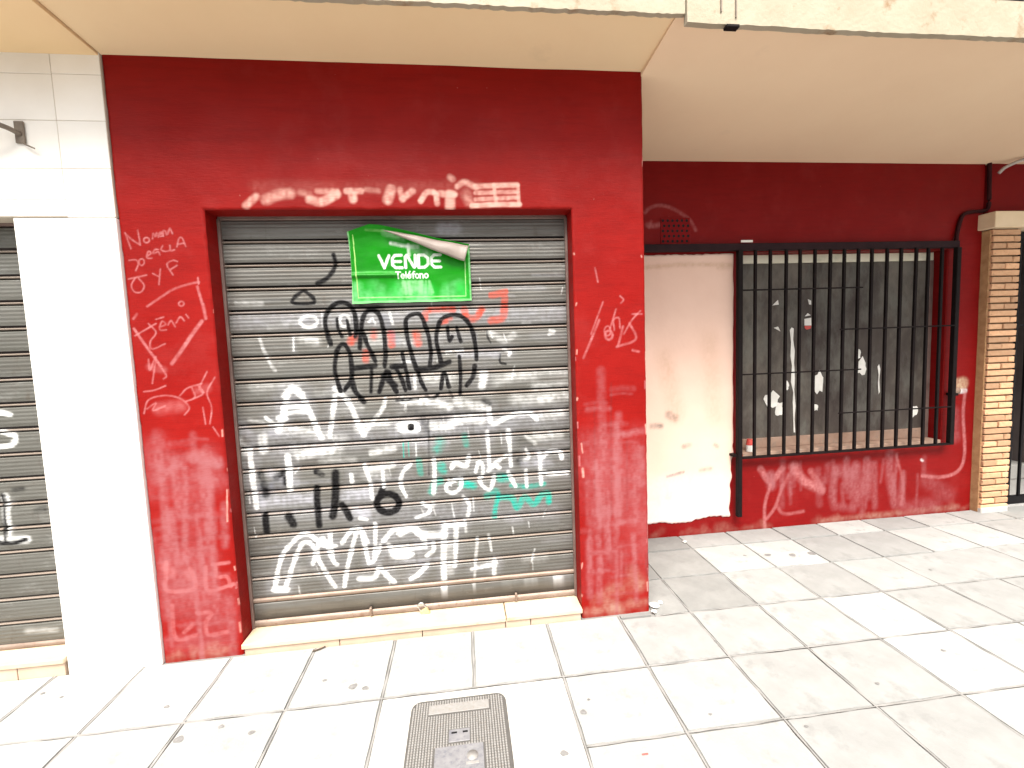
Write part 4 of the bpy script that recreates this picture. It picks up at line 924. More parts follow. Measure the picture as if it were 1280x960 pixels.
child('bottom_bead', strip_bar('bottom_bead', [(zb, YS+.012), (zb-.003, YS+.002), (zb-.006, YS-.006), (zb-.020, YS-.008), (zb-.026, YS-.004), (zb-.029, YS+.004), (zb-.032, YS+.012)], -1.168, .588, None), M['bar_metal'], sh)
child('bottom_panel', strip_bar('bottom_panel', [(zb-.030, YS+.008), (zb-.033, YS-.001), (zb-.037, YS-.003), (zb-.12, YS-.003), (zb-.123, YS+.008)], -1.168, .588, cs), M['slat'], sh)
angle = child('bottom_angle', strip_bar('bottom_angle', [(zb-.122, YS+.008), (zb-.126, YS-.010), (zb-.150, YS-.012), (zb-.156, YS-.010), (zb-.158, YS+.010)], -1.168, .588, None), M['bar_metal'], sh)
child('top_hood', boxes('top_hood', [(-1.178, .598, YS-.012, YS+.05, 2.195, 2.26)], .004), M['rail'], sh)
for x0, x1 in ((-1.180, -1.166), (.586, .600)): child('guide_rail', boxes('guide_rail', [(x0, x1, YS-.018, YS+.03, .05, 2.20)], .002), M['rail'], sh)
for x in (-.56, .245): child('lock_lug', boxes('lock_lug', [(x-.006, x+.006, YS-.022, YS-.004, zb-.150, zb-.105)], .002), M['bar_metal'], angle)
child('shutter_backing', boxes('shutter_backing', [(-1.2, .62, YS+.06, YS+.075, 0, 2.3)]), M['dark_wall'], sh)

st = thing('door_step', (-.29, 2.35, 0), 'cream stone door step with tiled riser below the graffitied shutter', 'step')
child('step_slab', boxes('step_slab', [(-1.176, .172, 2.272, 2.46, .034, .060)], .005, 2), M['sill'], st)
child('step_slab', boxes('step_slab', [(.176, .597, 2.274, 2.46, .035, .061)], .005, 2), M['sill'], st)
for x0, x1 in ((-1.165, -.702), (-.698, -.277), (-.273, .168), (.172, .306), (.310, .588)):
    child('riser_tile', boxes('riser_tile', [(x0, x1, 2.286+random.uniform(-.001,.001), 2.33, -.02, .0335)], .0015), M['riser'], st)

# side shutter, left of the white pier
s2 = thing('roller_shutter', (-3, 2.40, .08), 'closed plain grey roller shutter beyond the white pier with black and white letters', 'shutter')
c2 = Canvas(-3.95, -1.95, 0, 2.25, .006).draw(PAINT['side_shutter'])
for k in range(-1, 16):
    child('slat', slat_mesh('slat', -3.90, -1.985, 2.068-.1222*k, .1222, 2.40, c2, .012, k+41), M['slat_side'], s2)
z2 = 2.068-.1222*16
child('bottom_angle', strip_bar('bottom_angle', [(z2, 2.41), (z2-.003, 2.392), (z2-.026, 2.390), (z2-.030, 2.41)], -3.90, -1.985, None, 60), M['bar_metal'], s2)
child('top_hood', boxes('top_hood', [(-3.92, -1.983, 2.385, 2.45, 2.168, 2.24)], .004), M['rail'], s2)
child('shutter_backing', boxes('shutter_backing', [(-3.95, -1.97, 2.43, 2.45, 0, 2.3)]), M['dark_wall'], s2)
st2 = thing('door_step', (-2.9, 2.35, 0), 'pale stone door step below the plain grey shutter left of the white pier', 'step')
child('step_slab', boxes('step_slab', [(-3.9, -1.984, 2.268, 2.45, .062, .088)], .004, 2), M['sill'], st2)
for x0, x1 in ((-3.9, -3.3), (-3.296, -2.70), (-2.696, -2.20), (-2.196, -1.99)): child('riser_tile', boxes('riser_tile', [(x0, x1, 2.280, 2.33, -.02, .0615)], .0015), M['riser'], st2)

# ------------------------------------------------------------------ white neighbour wall with tile cladding over the shutter
ww = thing('white_wall', (-2.5, YF, 0), 'white painted neighbour wall with large tiles above the left shutter', 'wall')
child('pier', boxes('pier', [(-1.982, -1.5575, 2.287, 2.44, -.01, 2.174)], .004, 2), M['white'], ww)
child('wall_body', boxes('wall_body', [(-4.6, -1.5575, 2.2920, 2.44, 2.180, 2.905), (-4.6, -3.92, 2.296, 2.44, -.01, 2.178)]), M['grout'], ww)
def tile(x0, x1, z0, z1): child('wall_tile', boxes('wall_tile', [(x0+.0012, x1-.0012, 2.2895+random.uniform(-.0008,.0008), 2.31, z0+.0012, z1-.0012)], .0012), M['white_tile'], ww)
for z0, z1 in ((2.176, 2.392), (2.392, 2.602), (2.602, 2.802), (2.802, 2.902)):
    tile(-1.760, -1.5580, z0, z1)
for xa, xb in ((-2.165, -1.760), (-2.57, -2.165), (-2.975, -2.57), (-3.38, -2.975), (-3.785, -3.38), (-4.19, -3.785), (-4.6, -4.19)):
    for z0, z1 in ((2.182, 2.256), (2.256, 2.392), (2.392, 2.602), (2.602, 2.800), (2.800, 2.888)): tile(xa, xb, z0, z1)
br = thing('wall_bracket', (-1.90, 2.287, 2.54), 'small rusty iron bracket with bent rod on white wall tiles', 'bracket')
child('plate', boxes('plate', [(-1.928, -1.890, 2.279, 2.288, 2.497, 2.592)], .002), M['bracket'], br)
child('rod', tube('rod', [(-1.905, 2.284, 2.535), (-1.93, 2.24, 2.548), (-1.98, 2.20, 2.556), (-2.06, 2.18, 2.552), (-2.14, 2.175, 2.535)], .011), M['bracket'], br)
child('wire', tube('wire', [(-1.90, 2.278, 2.50), (-1.88, 2.272, 2.487), (-1.845, 2.268, 2.470)], .0035, 6), M['bracket'], br)

# ------------------------------------------------------------------ green sale sign taped to the shutter
sg = thing('sale_sign', (-.24, 2.40, 1.76), 'crumpled green VENDE sale sign with folded torn top corner taped on shutter', 'sign')
K = 2.40/2.35
def sgx(x): return x*K
def sgz(z): return 1.5+(z-1.5)*K
top = [(-.545, 2.108), (-.538, 2.115), (-.43, 2.151), (-.38, 2.147), (-.25, 2.118), (-.10, 2.080), (.063, 2.047), (.071, 2.02)]
top = np.array([(sgx(a), sgz(b)) for a, b in top]); XL, XR, ZB = sgx(-.541), sgx(.066), sgz(1.760)
cg = Canvas(XL-.01, XR+.01, ZB-.02, 2.18, .0016)
MINT, PALE, WH = (.12,.42,.15), (.20,.46,.20), (.62,.66,.60)
r = np.random.default_rng(3)
for k in range(60):
    x = r.uniform(XL+.02, XR-.02); cg.stroke((.012,.34,.03) if r.random() < .6 else MINT, .03+.04*r.random(), .38, .95, [(x, ZB), (x+r.normal(0,.01), ZB+.02+.08*r.random())])
for k in range(26):
    x = r.uniform(sgx(-.29), sgx(-.14)); cg.stroke(PALE, .008+.014*r.random(), .45, .8, [(x, sgz(1.865)), (x+r.normal(0,.006), sgz(1.80+.03*r.random()))])
cg.stroke(MINT, .05, .6, .9, [(XL+.02, ZB+.045), (XL+.035, ZB+.09)]); cg.stroke((.03,.33,.03), .02, .5, .8, [(XL+.03, sgz(1.915)), (sgx(-.30), sgz(1.915))]); cg.stroke((.0,.09,.0), .014, .5, .8, [(XL+.03, sgz(1.893)), (sgx(-.33), sgz(1.890))])
cg.stroke(WH, .020, .55, .8, [(sgx(-.33), sgz(2.06)), (sgx(-.26), sgz(2.045)), (sgx(-.20), sgz(2.04))]); cg.stroke(WH, .018, .6, .7, [(sgx(-.245), sgz(2.05)), (sgx(-.243), sgz(2.0))]); cg.stroke((.2,.4,.2), .05, .5, .9, [(sgx(-.22), sgz(2.035)), (sgx(-.15), sgz(2.005))])
cg.stroke((.16,.38,.1), .012, .5, .8, [(sgx(-.45), sgz(2.125)), (sgx(-.36), sgz(2.12))]); cg.stroke((.24,.42,.24), .03, .45, .9, [(sgx(-.36), sgz(2.11)), (sgx(-.27), sgz(2.085))])
cg.stroke(PALE, .012, .9, .3, [(XL+.002, 2.15), (XL+.003, ZB)], False); cg.stroke(PALE, .016, .9, .3, [(XL, ZB+.004), (XR, ZB+.004)], False); cg.stroke(PALE, .010, .8, .3, [(XR-.004, 2.05), (XR-.004, ZB)], False)
cg.stroke((.32,.55,.16), .0052, .95, .3, [(XL+.026, sgz(2.10)), (XL+.034, ZB+.030)], False); cg.stroke((.32,.55,.22), .0052, .8, .4, [(XL+.034, ZB+.030), (XR-.03, ZB+.026), (XR-.026, sgz(2.0))], False)
GL = {'V': [[(0,1),(.44,0),(.88,1)]], 'E': [[(.82,1),(.26,1),(.02,.78),(.02,.22),(.26,0),(.82,0)], [(.05,.5),(.74,.5)]], 'N': [[(0,0),(0,.86),(.14,1),(.74,.02),(.88,.12),(.88,1)]],
      'D': [[(0,0),(0,1),(.52,1),(.86,.74),(.86,.26),(.52,0),(0,0)]]}
def lettering(word, x0, x1, z0, z1, adv, w, glyphs):
    sx = (x1-x0)/(sum(adv)-.15); x = x0
    for ch, a in zip(word, adv):
        for P in glyphs[ch]: cg.stroke(WH, w, 1, .15, [(x+u*sx, z0+v*(z1-z0)) for u, v in P], False)
        x += a*sx
lettering('VENDE', sgx(-.395), sgx(-.075), sgz(1.937), sgz(1.999), [1.16]*5, .0145, GL)
circ = lambda cx, cy, rx, ry, a0=0, a1=360, n_=14: [(cx+rx*math.cos(math.radians(a0+(a1-a0)*i/n_)), cy+ry*math.sin(math.radians(a0+(a1-a0)*i/n_))) for i in range(n_+1)]
E_ = [[(.05,.36),(.62,.36)], circ(.34,.34,.29,.34,10,320)]
GT = {'T': [[(0,1),(.8,1)], [(.4,1),(.4,0)]], 'e': E_, 'l': [[(.1,1.05),(.1,0)]], 'é': E_+[[(.3,.85),(.48,1.06)]], 'f': [[(.2,0),(.2,.85),(.32,1.03),(.5,1.03)], [(0,.66),(.46,.66)]],
      'o': [circ(.34,.34,.3,.34)], 'n': [[(.04,0),(.04,.68)], [(.04,.45),(.2,.66),(.42,.66),(.56,.45),(.56,0)]]}
lettering('Teléfono', sgx(-.315), sgx(-.153), sgz(1.883), sgz(1.915), [.86,.82,.34,.82,.56,.84,.80,.82], .0062, GT)
nx, nz = 340, 220; xs = np.linspace(XL, XR, nx); tz = np.interp(xs, top[:, 0], top[:, 1]); tt = np.linspace(0, 1, nz)
Xg = np.tile(xs, (nz, 1)); bz = ZB + .004*(vnoise(xs, xs*0, 14, 2)-.5)
Zg = bz[None, :] + (tz-bz)[None, :]*tt[:, None]
Xg = Xg + .008*np.sin(np.clip((Zg-ZB)/.35, 0, 1)*3.1)*(Xg < XL+.05)*(1-(Xg-XL)/.05)
Yg = 2.404 - .008*(vnoise(Xg, Zg, 5, 6)-.3) - .004*vnoise(Xg, Zg*1.5, 14, 8) - .010*np.exp(-((Zg-sgz(1.90))/.012)**2)*(Xg < sgx(-.3)) - .016*np.clip((tt[:, None]-.86)/.14, 0, 1)**2
Vg = np.stack([Xg, Yg, Zg], -1).reshape(-1, 3); ii, jj = np.meshgrid(np.arange(nx-1), np.arange(nz-1)); a = (jj*nx+ii).ravel()
me = npmesh('printed_sheet', Vg, np.stack([a, a+1, a+nx+1, a+nx], -1), True); set_paint(me, cg.sample(Vg[:, 0], Vg[:, 2]))
o = child('printed_sheet', me, M['sheet'], sg); so = o.modifiers.new('thickness', 'SOLIDIFY'); so.thickness = .0012; so.offset = 1
# the folded-over flap shows the grey back of the sheet
up_ = np.array([(-.36, 2.117), (-.28, 2.108), (-.18, 2.086), (-.08, 2.064), (.02, 2.046), (.062, 2.036)])
lo_ = np.array([(-.355, 2.112), (-.27, 2.080), (-.19, 2.046), (-.10, 2.008), (.0, 1.969), (.036, 1.957)])
V = []; Q = []; n_ = 24; m_ = 7
for i in range(n_):
    t = i/(n_-1)*(len(up_)-1); a = np.array([np.interp(t, range(len(up_)), up_[:, c]) for c in (0, 1)]); b = np.array([np.interp(t, range(len(lo_)), lo_[:, c]) for c in (0, 1)])
    for j in range(m_):
        s = j/(m_-1); p = a*(1-s)+b*s; V.append((sgx(p[0]), 2.376-.016*math.sin(math.pi*s*.8)-.004*math.sin(i*.9), sgz(p[1])))
for i in range(n_-1):
    for j in range(m_-1): k = i*m_+j; Q.append((k, k+1, k+m_+1, k+m_))
o = child('torn_flap', pymesh('torn_flap', V, Q, True), M['grey_film'], sg); so = o.modifiers.new('thickness', 'SOLIDIFY'); so.thickness = .001

pk = thing('padlock', (-.285, 2.395, .08), 'small brass padlock hanging on the foot of the graffitied shutter', 'padlock')
def rot_mesh(me, c, ang):
    for v in me.vertices:
        x, z = v.co.x-c[0], v.co.z-c[2]; v.co.x = c[0]+x*math.cos(ang)-z*math.sin(ang); v.co.z = c[2]+x*math.sin(ang)+z*math.cos(ang)
    return me
pc = (-.285, 2.385, .094)
child('lock_body', rot_mesh(boxes('lock_body', [(-.302, -.258, 2.378, 2.394, .046, .083)], .004, 2), pc, .55), M['brass'], pk)
child('shackle', rot_mesh(tube('shackle', [(-.297, 2.386, .080), (-.297, 2.386, .108), (-.290, 2.386, .118), (-.280, 2.386, .121), (-.270, 2.386, .118), (-.263, 2.386, .108), (-.263, 2.386, .080)], .0042, 8, 5), pc, .55), M['steel'], pk)

# ------------------------------------------------------------------ recessed red wall with barred window
cr = Canvas(.98, 4.30, 0, 2.90, .008).draw(PAINT['rear'])
r = np.random.default_rng(21)
for k in range(60):
    x = r.uniform(1.0, 4.15); cr.stroke('m', .02+.05*r.random(), .10, .9, [(x, .01), (x+r.normal(0,.05), .02+.05*r.random()**2)])
for k in range(40):
    x = r.uniform(2.4, 3.9); z = r.uniform(.3, .55); cr.stroke('u', .02+.04*r.random(), .4, .9, [(x, z), (x+r.normal(0,.01), z-.1-.2*r.random())])
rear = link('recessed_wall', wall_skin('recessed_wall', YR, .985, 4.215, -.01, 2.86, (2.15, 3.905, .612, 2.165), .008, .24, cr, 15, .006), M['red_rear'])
tag(rear, 'dark red recessed wall with barred window under the overhang, right of the shutter', 'wall')
cpp = Canvas(.98, 2.10, 0, 2.20, .006).draw(PAINT['patch'])
# bare plaster patch: a skim coat 8 mm proud with a ragged outline
nx, nz = 110, 214; V = []; xs = np.linspace(0, 1, nx)
rr = np.random.default_rng(8)
right = lambda z: 2.072 + .006*(vnoise(np.array([z]), np.array([0.]), 9, 1)[0]-.5) - (.035*max(0, (.70-z)/.7) + .02*(vnoise(np.array([z]), np.array([4.]), 16, 2)[0]-.5) if z < .70 else 0)
bot = .080 + .03*(vnoise(xs*3, xs*0, 3, 5)-.5) + .05*xs + .012*(vnoise(xs*3, xs*0, 22, 6)-.5)
topz = 2.156 + .006*(vnoise(xs*3, xs*0, 16, 7)-.5)
VV = []
for j in range(nz):
    t = j/(nz-1)
    for i in range(nx):
        z = bot[i]+(topz[i]-bot[i])*t; x = .992+(right(z)-.992)*xs[i]
        ed = min(j, nz-1-j, nx-1-i); VV.append((x, YR-(.0085 if ed > 0 else -.002)+.003*(mnoise.noise(Vector((x*4, 0, z*4)))), z))
VV = np.array(VV); ii, jj = np.meshgrid(np.arange(nx-1), np.arange(nz-1)); a = (jj*nx+ii).ravel()
me = npmesh('plaster_patch', VV, np.stack([a, a+1, a+nx+1, a+nx], -1)); set_paint(me, cpp.sample(VV[:, 0], VV[:, 2]))
o = child('plaster_patch', me, M['plaster'], rear); o['label'] = 'bare pinkish plaster patch with ragged whitewashed foot'
# perforated vent
V = []; Q = []; vx0, vz0, cw = 1.500, 2.232, .037
bm = bmesh.new()
plate = boxes('vent_plate', [(vx0-.004, vx0+6*cw+.004, YR-.005, YR+.0, vz0-.004, vz0+5*cw+.004)], .0015)
vent = child('vent', plate, M['red_plain'], rear)
hl = []
for j in range(5):
    for i in range(6):
        cx = vx0+(i+.5)*cw+(.006 if j % 2 else -.004); cz = vz0+(j+.5)*cw; k = len(V); R_ = .0105
        V.append((cx, YR-.0058, cz)); V += [(cx+R_*math.cos(t), YR-.0064, cz+R_*math.sin(t)) for t in [2*math.pi*q/8 for q in range(8)]]
        Q += [(k, k+1+(q+1) % 8, k+1+q) for q in range(8)]
o = child('vent_holes', pymesh('vent_holes', V, Q), M['gate'], vent); tag(o, kind='stuff')
child('stuck_label', boxes('stuck_label', [(2.093, 2.185, 3.128, 3.132, 2.224, 2.240)]), M['paper'], rear)
child('socket_hole', tube('socket_hole', [(4.035, 3.187, 1.02), (4.035, 3.180, 1.02)], .028, 12, 1), M['terracotta'], rear)

win = thing('window', (3.0, 3.3, .655), 'boarded dirty shop window behind the black bars with scraps of torn paper', 'window')
child('pane', boxes('pane', [(2.152, 3.875, 3.318, 3.332, .702, 2.12)]), M['pane'], win)
child('top_frame', boxes('top_frame', [(2.152, 3.900, 3.292, 3.345, 2.100, 2.163)], .003), M['strip'], win)
child('side_frame', boxes('side_frame', [(3.868, 3.902, 3.29, 3.34, .622, 2.099)], .002), M['rail'], win)
child('window_sill', boxes('window_sill', [(2.152, 3.902, 3.186, 3.345, .58, .621)], .004), M['terracotta'], win)
child('bottom_frame', boxes('bottom_frame', [(2.153, 3.866, 3.300, 3.335, .622, .702)], .003), M['terracotta'], win)
def scrap(pts, mat='paper', y=3.3145, name='paper_scrap'):
    k = len(pts); v = [(x, y-.0015*((i*7) % 3), z) for i, (x, z) in enumerate(pts)]+[(x, y+.0025, z) for x, z in pts]
    f = [tuple(range(k)), tuple(range(2*k-1, k-1, -1))]+[(i, k+i, k+(i+1) % k, (i+1) % k) for i in range(k)]
    child(name, pymesh(name, v, f), M[mat], win)
scrap([(2.487,1.770),(2.540,1.775),(2.532,1.812)]); scrap([(2.500,1.592),(2.536,1.60),(2.556,1.562)]); scrap([(2.795,1.812),(2.820,1.80),(2.822,1.768),(2.806,1.77)]); scrap([(2.770,1.675),(2.795,1.70),(2.82,1.682)])
scrap([(2.768,1.655),(2.824,1.662),(2.826,1.600),(2.768,1.602)]); scrap([(2.768,1.600),(2.826,1.598),(2.820,1.575),(2.79,1.568),(2.770,1.58)], 'paper_red')
scrap([(2.640,1.570),(2.655,1.590),(2.672,1.580),(2.670,1.49),(2.684,1.40),(2.678,1.30),(2.690,1.18),(2.684,1.08),(2.696,.95),(2.690,.84),(2.697,.73),(2.684,.73),(2.680,.86),(2.672,.98),(2.676,1.06),(2.655,1.15),(2.662,1.28),(2.646,1.36),(2.652,1.47)])
def blob(cx, cz, rx, rz, seed, n_=13):
    q = random.Random(seed); return [(cx+rx*(.6+.55*q.random())*math.cos(2*math.pi*i/n_), cz+rz*(.6+.55*q.random())*math.sin(2*math.pi*i/n_)) for i in range(n_)]
scrap(blob(2.49, 1.01, .075, .075, 1)); scrap(blob(2.555, .925, .04, .07, 2)); scrap(blob(2.905, 1.13, .05, .10, 3)); scrap(blob(3.29, 1.25, .045, .08, 4)); scrap([(3.436,1.24),(3.448,1.26),(3.458,1.22),(3.454,1.13),(3.461,1.03),(3.450,1.01),(3.444,1.10),(3.447,1.17)]); scrap(blob(3.79,.845,.04,.05,5)); scrap(blob(2.62,1.12,.02,.04,6))
scrap(blob(3.26,1.35,.02,.05,7)); scrap(blob(2.88,.93,.03,.03,8))

cn = thing('drink_can', (2.235, 3.225, .622), 'small red and white can on the window sill behind the bars', 'can')
bm = bmesh.new(); bmesh.ops.create_cone(bm, cap_ends=True, segments=16, radius1=.027, radius2=.027, depth=.052); bmesh.ops.translate(bm, verts=bm.verts, vec=(2.235, 3.225, .648))
me = bpy.data.meshes.new('can_body'); bm.to_mesh(me); bm.free(); child('can_body', me, M['paper'], cn)
bm = bmesh.new(); bmesh.ops.create_cone(bm, cap_ends=True, segments=16, radius1=.0278, radius2=.021, depth=.045); bmesh.ops.translate(bm, verts=bm.verts, vec=(2.235, 3.225, .6965))
me = bpy.data.meshes.new('can_top'); bm.to_mesh(me); bm.free(); child('can_top', me, M['litter_red'], cn)

gr = thing('window_grille', (3.0, 3.13, .137), 'black iron bar grille over the shop window with one long left leg', 'grille')
GX0, GX1, GY = 2.083, 3.918, 3.132
child('top_beam', boxes('top_beam', [(.994, 3.945, 3.136, 3.176, 2.167, 2.220)], .003), M['beam'], gr)
child('post', boxes('post', [(GX0-.018, GX0+.018, GY-.018, GY+.018, .137, 2.1665)], .003), M['iron'], gr)
child('post', boxes('post', [(GX1-.018, GX1+.018, GY-.018, GY+.018, .592, 2.166)], .003), M['iron'], gr)
child('bottom_rail', boxes('bottom_rail', [(GX0+.0185, GX1-.0185, GY-.018, GY+.018, .592, .606)], .002), M['iron'], gr)
bar0 = boxes('bar', [(-.0098, .0098, -.0098, .0098, .6065, 2.1665)], .002)
for k in range(14):
    x = GX0+.122*(k+1)+random.uniform(-.004, .004)
    o = child('bar', bar0, M['iron'], gr); o.location = (x, GY, 0); o.rotation_euler = (random.gauss(0,.0015), random.gauss(0,.0022), 0)
for x0, x1, z in ((GX0, 3.09, 1.872), (GX0, 3.09, 1.242), (2.90, GX1, 1.556), (2.90, GX1, .905)):
    child('cross_rod', boxes('cross_rod', [(x0, x1, GY-.0165, GY-.0101, z-.0055, z+.0055)], .0015), M['iron'], gr)
for x, z in ((GX1+.035, 1.0), (GX0-.03, .62)): child('wall_tie', boxes('wall_tie', [(x-.018, x+.018, GY-.008, YR+.01, z-.01, z+.01)], .002), M['iron'], gr)

cd = link('dark_cable', tube('dark_cable', [(4.228, 3.176, 2.85), (4.236, 3.176, 2.65), (4.238, 3.176, 2.50), (4.20, 3.176, 2.462), (4.10, 3.176, 2.452), (4.02, 3.176, 2.435), (3.985, 3.176, 2.38), (3.955, 3.172, 2.27), (3.945, 3.165, 2.20)], .014, 8, 5), M['conduit'])
tag(cd, 'dark maroon cable clipped along the wall above the brick pillar and grille', 'cable')
cc = link('grey_cable', tube('grey_cable', [(4.28, 3.15, 2.74), (4.31, 3.12, 2.78), (4.40, 3.05, 2.815), (4.55, 2.96, 2.824), (4.75, 2.90, 2.824)], .012, 8, 6), M['cable'])
tag(cc, 'pale grey cable curving from wall up to the ceiling at the right edge', 'cable')

# ------------------------------------------------------------------ brick pillar, gate and passage at the right
bp = thing('brick_pillar', (4.335, 3.2, 0), 'buff brick pillar with cream cap beside the dark gate', 'pillar')
BX0, BX1, BY = 4.212, 4.462, 3.112
child('core', boxes('core', [(BX0+.012, BX1-.012, BY+.014, 3.40, -.01, 2.305)]), M['brick_mortar'], bp)
CH = .0532
def brick_mesh(w, seed):
    me = boxes('brick', [(-w/2, w/2, -.055, .055, -.0205, .0205)], .0035, 1); q = random.Random(seed)
    for v in me.vertices: v.co += Vector((q.gauss(0,.0012), q.gauss(0,.0012), q.gauss(0,.0010)))
    me.materials.append(M['brick']); return me
full = [brick_mesh(.250, k) for k in range(3)]; half = [brick_mesh(.120, 10+k) for k in range(3)]; three = [brick_mesh(.182, 20+k) for k in range(3)]; quart = [brick_mesh(.058, 30+k) for k in range(3)]
for c in range(43):
    z = .02+CH*(c+.45)
    for me_, x in ([(random.choice(full), 4.337)] if c % 3 == 0 else [(random.choice(half), 4.272), (random.choice(half), 4.402)] if c % 3 == 1 else [(random.choice(three), 4.303), (random.choice(quart), 4.433)]):
        o = bpy.data.objects.new('brick', me_); C.objects.link(o); o.parent = bp; o.matrix_parent_inverse = Matrix.Translation(-bp.location)
        o.location = (x+random.gauss(0,.0012), BY+.055+random.gauss(0,.0016), z); o.rotation_euler = (0, 0, random.gauss(0,.006))
child('smeared_side', prism('smeared_side', 0, 1, 0, 1, 0, 0, 1, 2, 2) if False else boxes('smeared_side', [(BX0-.004, BX0+.02, BY+.020, 3.195, .0, 2.30)], .003), M['brick_smear'], bp)
child('foot_render', boxes('foot_render', [(BX0-.003, BX1+.003, BY-.006, 3.25, -.01, .045)], .01, 2), M['cement'], bp)
child('cap', boxes('cap', [(4.168, 4.95, 3.072, 3.42, 2.306, 2.428)], .006, 2), M['cap'], bp)
lw = thing('gate_wall', (5.4, 3.2, 0), 'dark red wall above and beside the gate at the right edge', 'wall')
child('lintel', boxes('lintel', [(4.244, 7.5, 3.181, 3.44, 2.43, 2.86)], .004), M['red_plain'], lw)
child('side_wall', boxes('side_wall', [(5.62, 7.5, 3.181, 3.44, -.01, 2.428)], .004), M['red_plain'], lw)
gt = thing('iron_gate', (5.0, 3.24, 0), 'black iron bar gate in dark passage right of brick pillar', 'gate')
child('gate_frame', boxes('gate_frame', [(4.472, 4.518, 3.20, 3.25, .012, 2.30), (5.57, 5.615, 3.20, 3.25, .012, 2.30), (4.5185, 5.5695, 3.203, 3.247, 2.24, 2.298), (4.5185, 5.5695, 3.203, 3.247, .014, .075), (4.5185, 5.5695, 3.208, 3.242, 1.53, 1.55)], .002), M['gate'], gt)
gb = boxes('gate_bar', [(-.009, .009, -.009, .009, .0755, 2.2395)], .0015)
for k in range(9):
    o = child('gate_bar', gb, M['gate'], gt); o.location = (4.62+.105*k, 3.225, 0)
ps = thing('passage', (5.1, 4.6, 0), 'unlit passage seen through the black iron gate', 'passage')
child('passage_wall', boxes('passage_wall', [(4.30, 4.465, 3.42, 6.4, -.01, 2.86)]), M['dark_wall'], ps)
child('passage_wall', boxes('passage_wall', [(5.62, 5.8, 3.45, 6.4, -.01, 2.86)]), M['dark_wall'], ps)
child('passage_end', boxes('passage_end', [(4.30, 5.8, 6.41, 6.6, -.01, 2.86)]), M['dark_wall'], ps)
child('passage_ceiling', boxes('passage_ceiling', [(4.30, 5.8, 3.45, 6.6, 2.865, 3.0)]), M['dark_wall'], ps)
child('passage_floor', boxes('passage_floor', [(4.466, 5.619, 3.20, 6.4, -.02, .008)]), M['kerb'], ps)
child('inner_step', boxes('inner_step', [(4.468, 5.615, 3.75, 6.39, .009, .16)], .01), M['cement'], ps)

# ------------------------------------------------------------------ inspection cover and small things on the pavement
mc = thing('inspection_cover', (-.08, 1.5, 0), 'rounded cast inspection cover with stud pattern in the pavement', 'manhole cover')
def rrect(x0, x1, y0, y1, r, z, n_=6):
    o = []
    for cx, cy_, a0 in ((x1-r, y1-r, 0), (x0+r, y1-r, 90), (x0+r, y0+r, 180), (x1-r, y0+r, 270)):
        for k in range(n_+1): a = math.radians(a0+90*k/n_); o.append((cx+r*math.cos(a), cy_+r*math.sin(a), z))
    return o
mx0, mx1, my0, my1 = -.280, .121, 1.20, 1.826
A = rrect(mx0, mx1, my0, my1, .040, -.002); B = rrect(mx0+.004, mx1-.004, my0+.004, my1-.004, .037, .007); k = len(A)
child('cover_plate', pymesh('cover_plate', A+B, [tuple(range(k, 2*k))]+[(i, (i+1) % k, k+(i+1) % k, k+i) for i in range(k)]), M['cast'], mc)
lab = (-.205, .047, 1.746, 1.792); mid = (-.118, -.036, 1.604, 1.660); low = (-.168, .014, 1.40, 1.586)
V = []; Q = []
def stud(x, y, s, h):
    k = len(V); z = .007
    V.extend([(x-s, y-s, z), (x+s, y-s, z), (x+s, y+s, z), (x-s, y+s, z), (x-s*.6, y-s*.6, z+h), (x+s*.6, y-s*.6, z+h), (x+s*.6, y+s*.6, z+h), (x-s*.6, y+s*.6, z+h)])
    Q.extend([(k, k+1, k+5, k+4), (k+1, k+2, k+6, k+5), (k+2, k+3, k+7, k+6), (k+3, k, k+4, k+7), (k+4, k+5, k+6, k+7)])
x = mx0+.014
while x < mx1-.012:
    y = my0+.014
    while y < my1-.012:
        cx = max(abs(x-(mx0+mx1)/2)-((mx1-mx0)/2-.04), 0); cy_ = max(abs(y-(my0+my1)/2)-((my1-my0)/2-.04), 0)
        if math.hypot(cx, cy_) < .028 and not any(q[0]-.004 < x < q[1]+.004 and q[2]-.004 < y < q[3]+.004 for q in (lab, mid, low)): stud(x, y, .0036, .0035)
        y += .0108
    x += .0108
o = child('stud_pattern', pymesh('stud_pattern', V, Q), M['cast_label'], mc); tag(o, kind='stuff')
child('label_plate', boxes('label_plate', [(lab[0], lab[1], lab[2], lab[3], .006, .0098)], .001), M['cast_label'], mc)
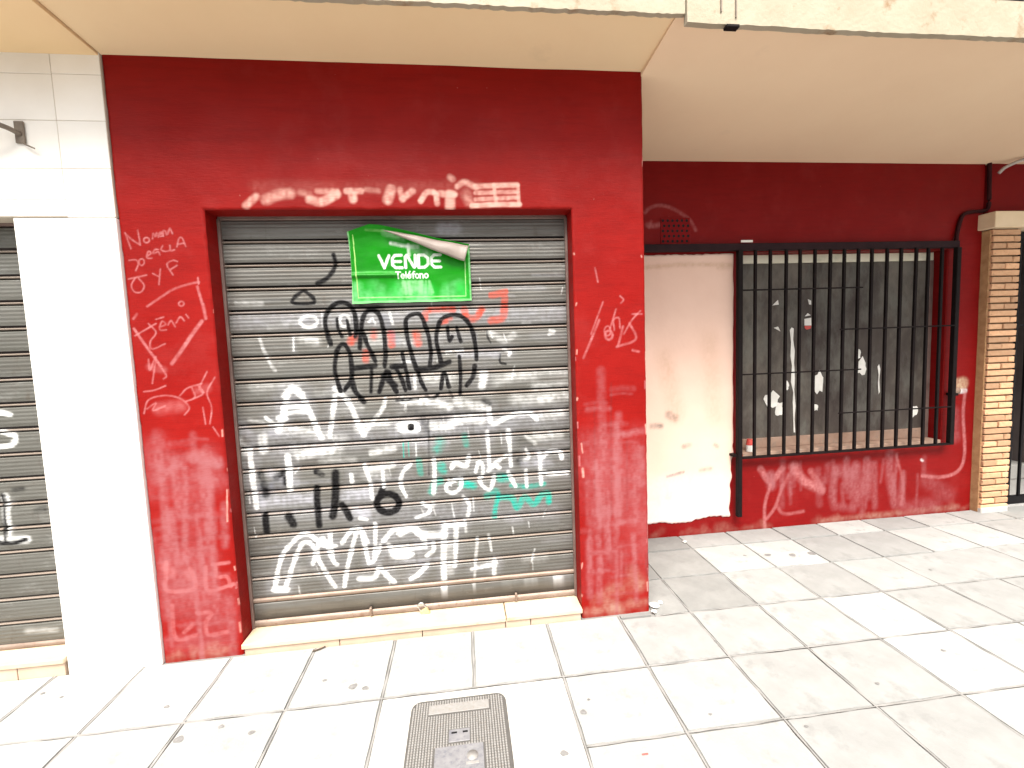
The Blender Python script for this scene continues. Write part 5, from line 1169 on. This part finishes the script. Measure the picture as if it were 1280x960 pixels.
mid_plate = child('label_plate', boxes('label_plate', [(mid[0], mid[1], mid[2], mid[3], .006, .0090)], .001), M['cast_plate'], mc)
low_plate = child('label_plate', boxes('label_plate', [(low[0], low[1], low[2], low[3], .006, .0098)], .001), M['cast_plate'], mc)
child('emblem', tube('emblem', [(-.028, 1.535, .009), (-.028, 1.535, .0125)], .021, 16, 1), M['cast_label'], low_plate)
child('emblem_foot', boxes('emblem_foot', [(-.052, -.004, 1.500, 1.512, .0099, .0118)], .001), M['cast_label'], low_plate)
for q in ((-.108, -.086, 1.640, 1.648, .0088, .0096), (-.064, -.044, 1.640, 1.648, .0088, .0096)): child('keyhole', boxes('keyhole', [q]), M['gate'], mid_plate)

def crumb(name, x, y, s, label, seed, mat='crumb', cat='rubble'):
    bm = bmesh.new(); bmesh.ops.create_icosphere(bm, subdivisions=2, radius=s); q = random.Random(seed); ph = Vector((q.random()*9, q.random()*9, q.random()*9))
    for v in bm.verts:
        v.co *= 1+.55*mnoise.noise(v.co/s*1.2+ph); v.co.z *= .55; v.co.x *= 1.25
    zmin = min(v.co.z for v in bm.verts); bmesh.ops.translate(bm, verts=bm.verts, vec=(x, y, .001-zmin))
    me = bpy.data.meshes.new(name); bm.to_mesh(me); bm.free(); o = link(name, me, M[mat]); tag(o, label, cat); return o
crumb('plaster_crumb', 1.028, 2.315, .022, 'largest white plaster crumb at the foot of the red pier corner', 1)
crumb('plaster_crumb', 1.005, 2.27, .013, 'small white plaster crumb nearest the front of the red pier corner', 2)
crumb('plaster_crumb', 1.075, 2.345, .012, 'small grey plaster crumb furthest right of the red pier corner', 3)
crumb('plaster_crumb', 1.60, 3.06, .012, 'white litter crumb on the grey slabs below the plaster patch', 4)
tw = link('twig', tube('twig', [(-.822, 2.245, .006), (-.80, 2.250, .008), (-.782, 2.262, .006), (-.766, 2.268, .009)], .0038, 6), M['twig']); tag(tw, 'short dark twig lying against the cream door step', 'twig')
lt = link('litter_strip', boxes('litter_strip', [(.588, .612, 1.447, 1.452, .003, .006)], .001), M['litter_red']); tag(lt, 'tiny red plastic strip lying on the white front slabs', 'litter')
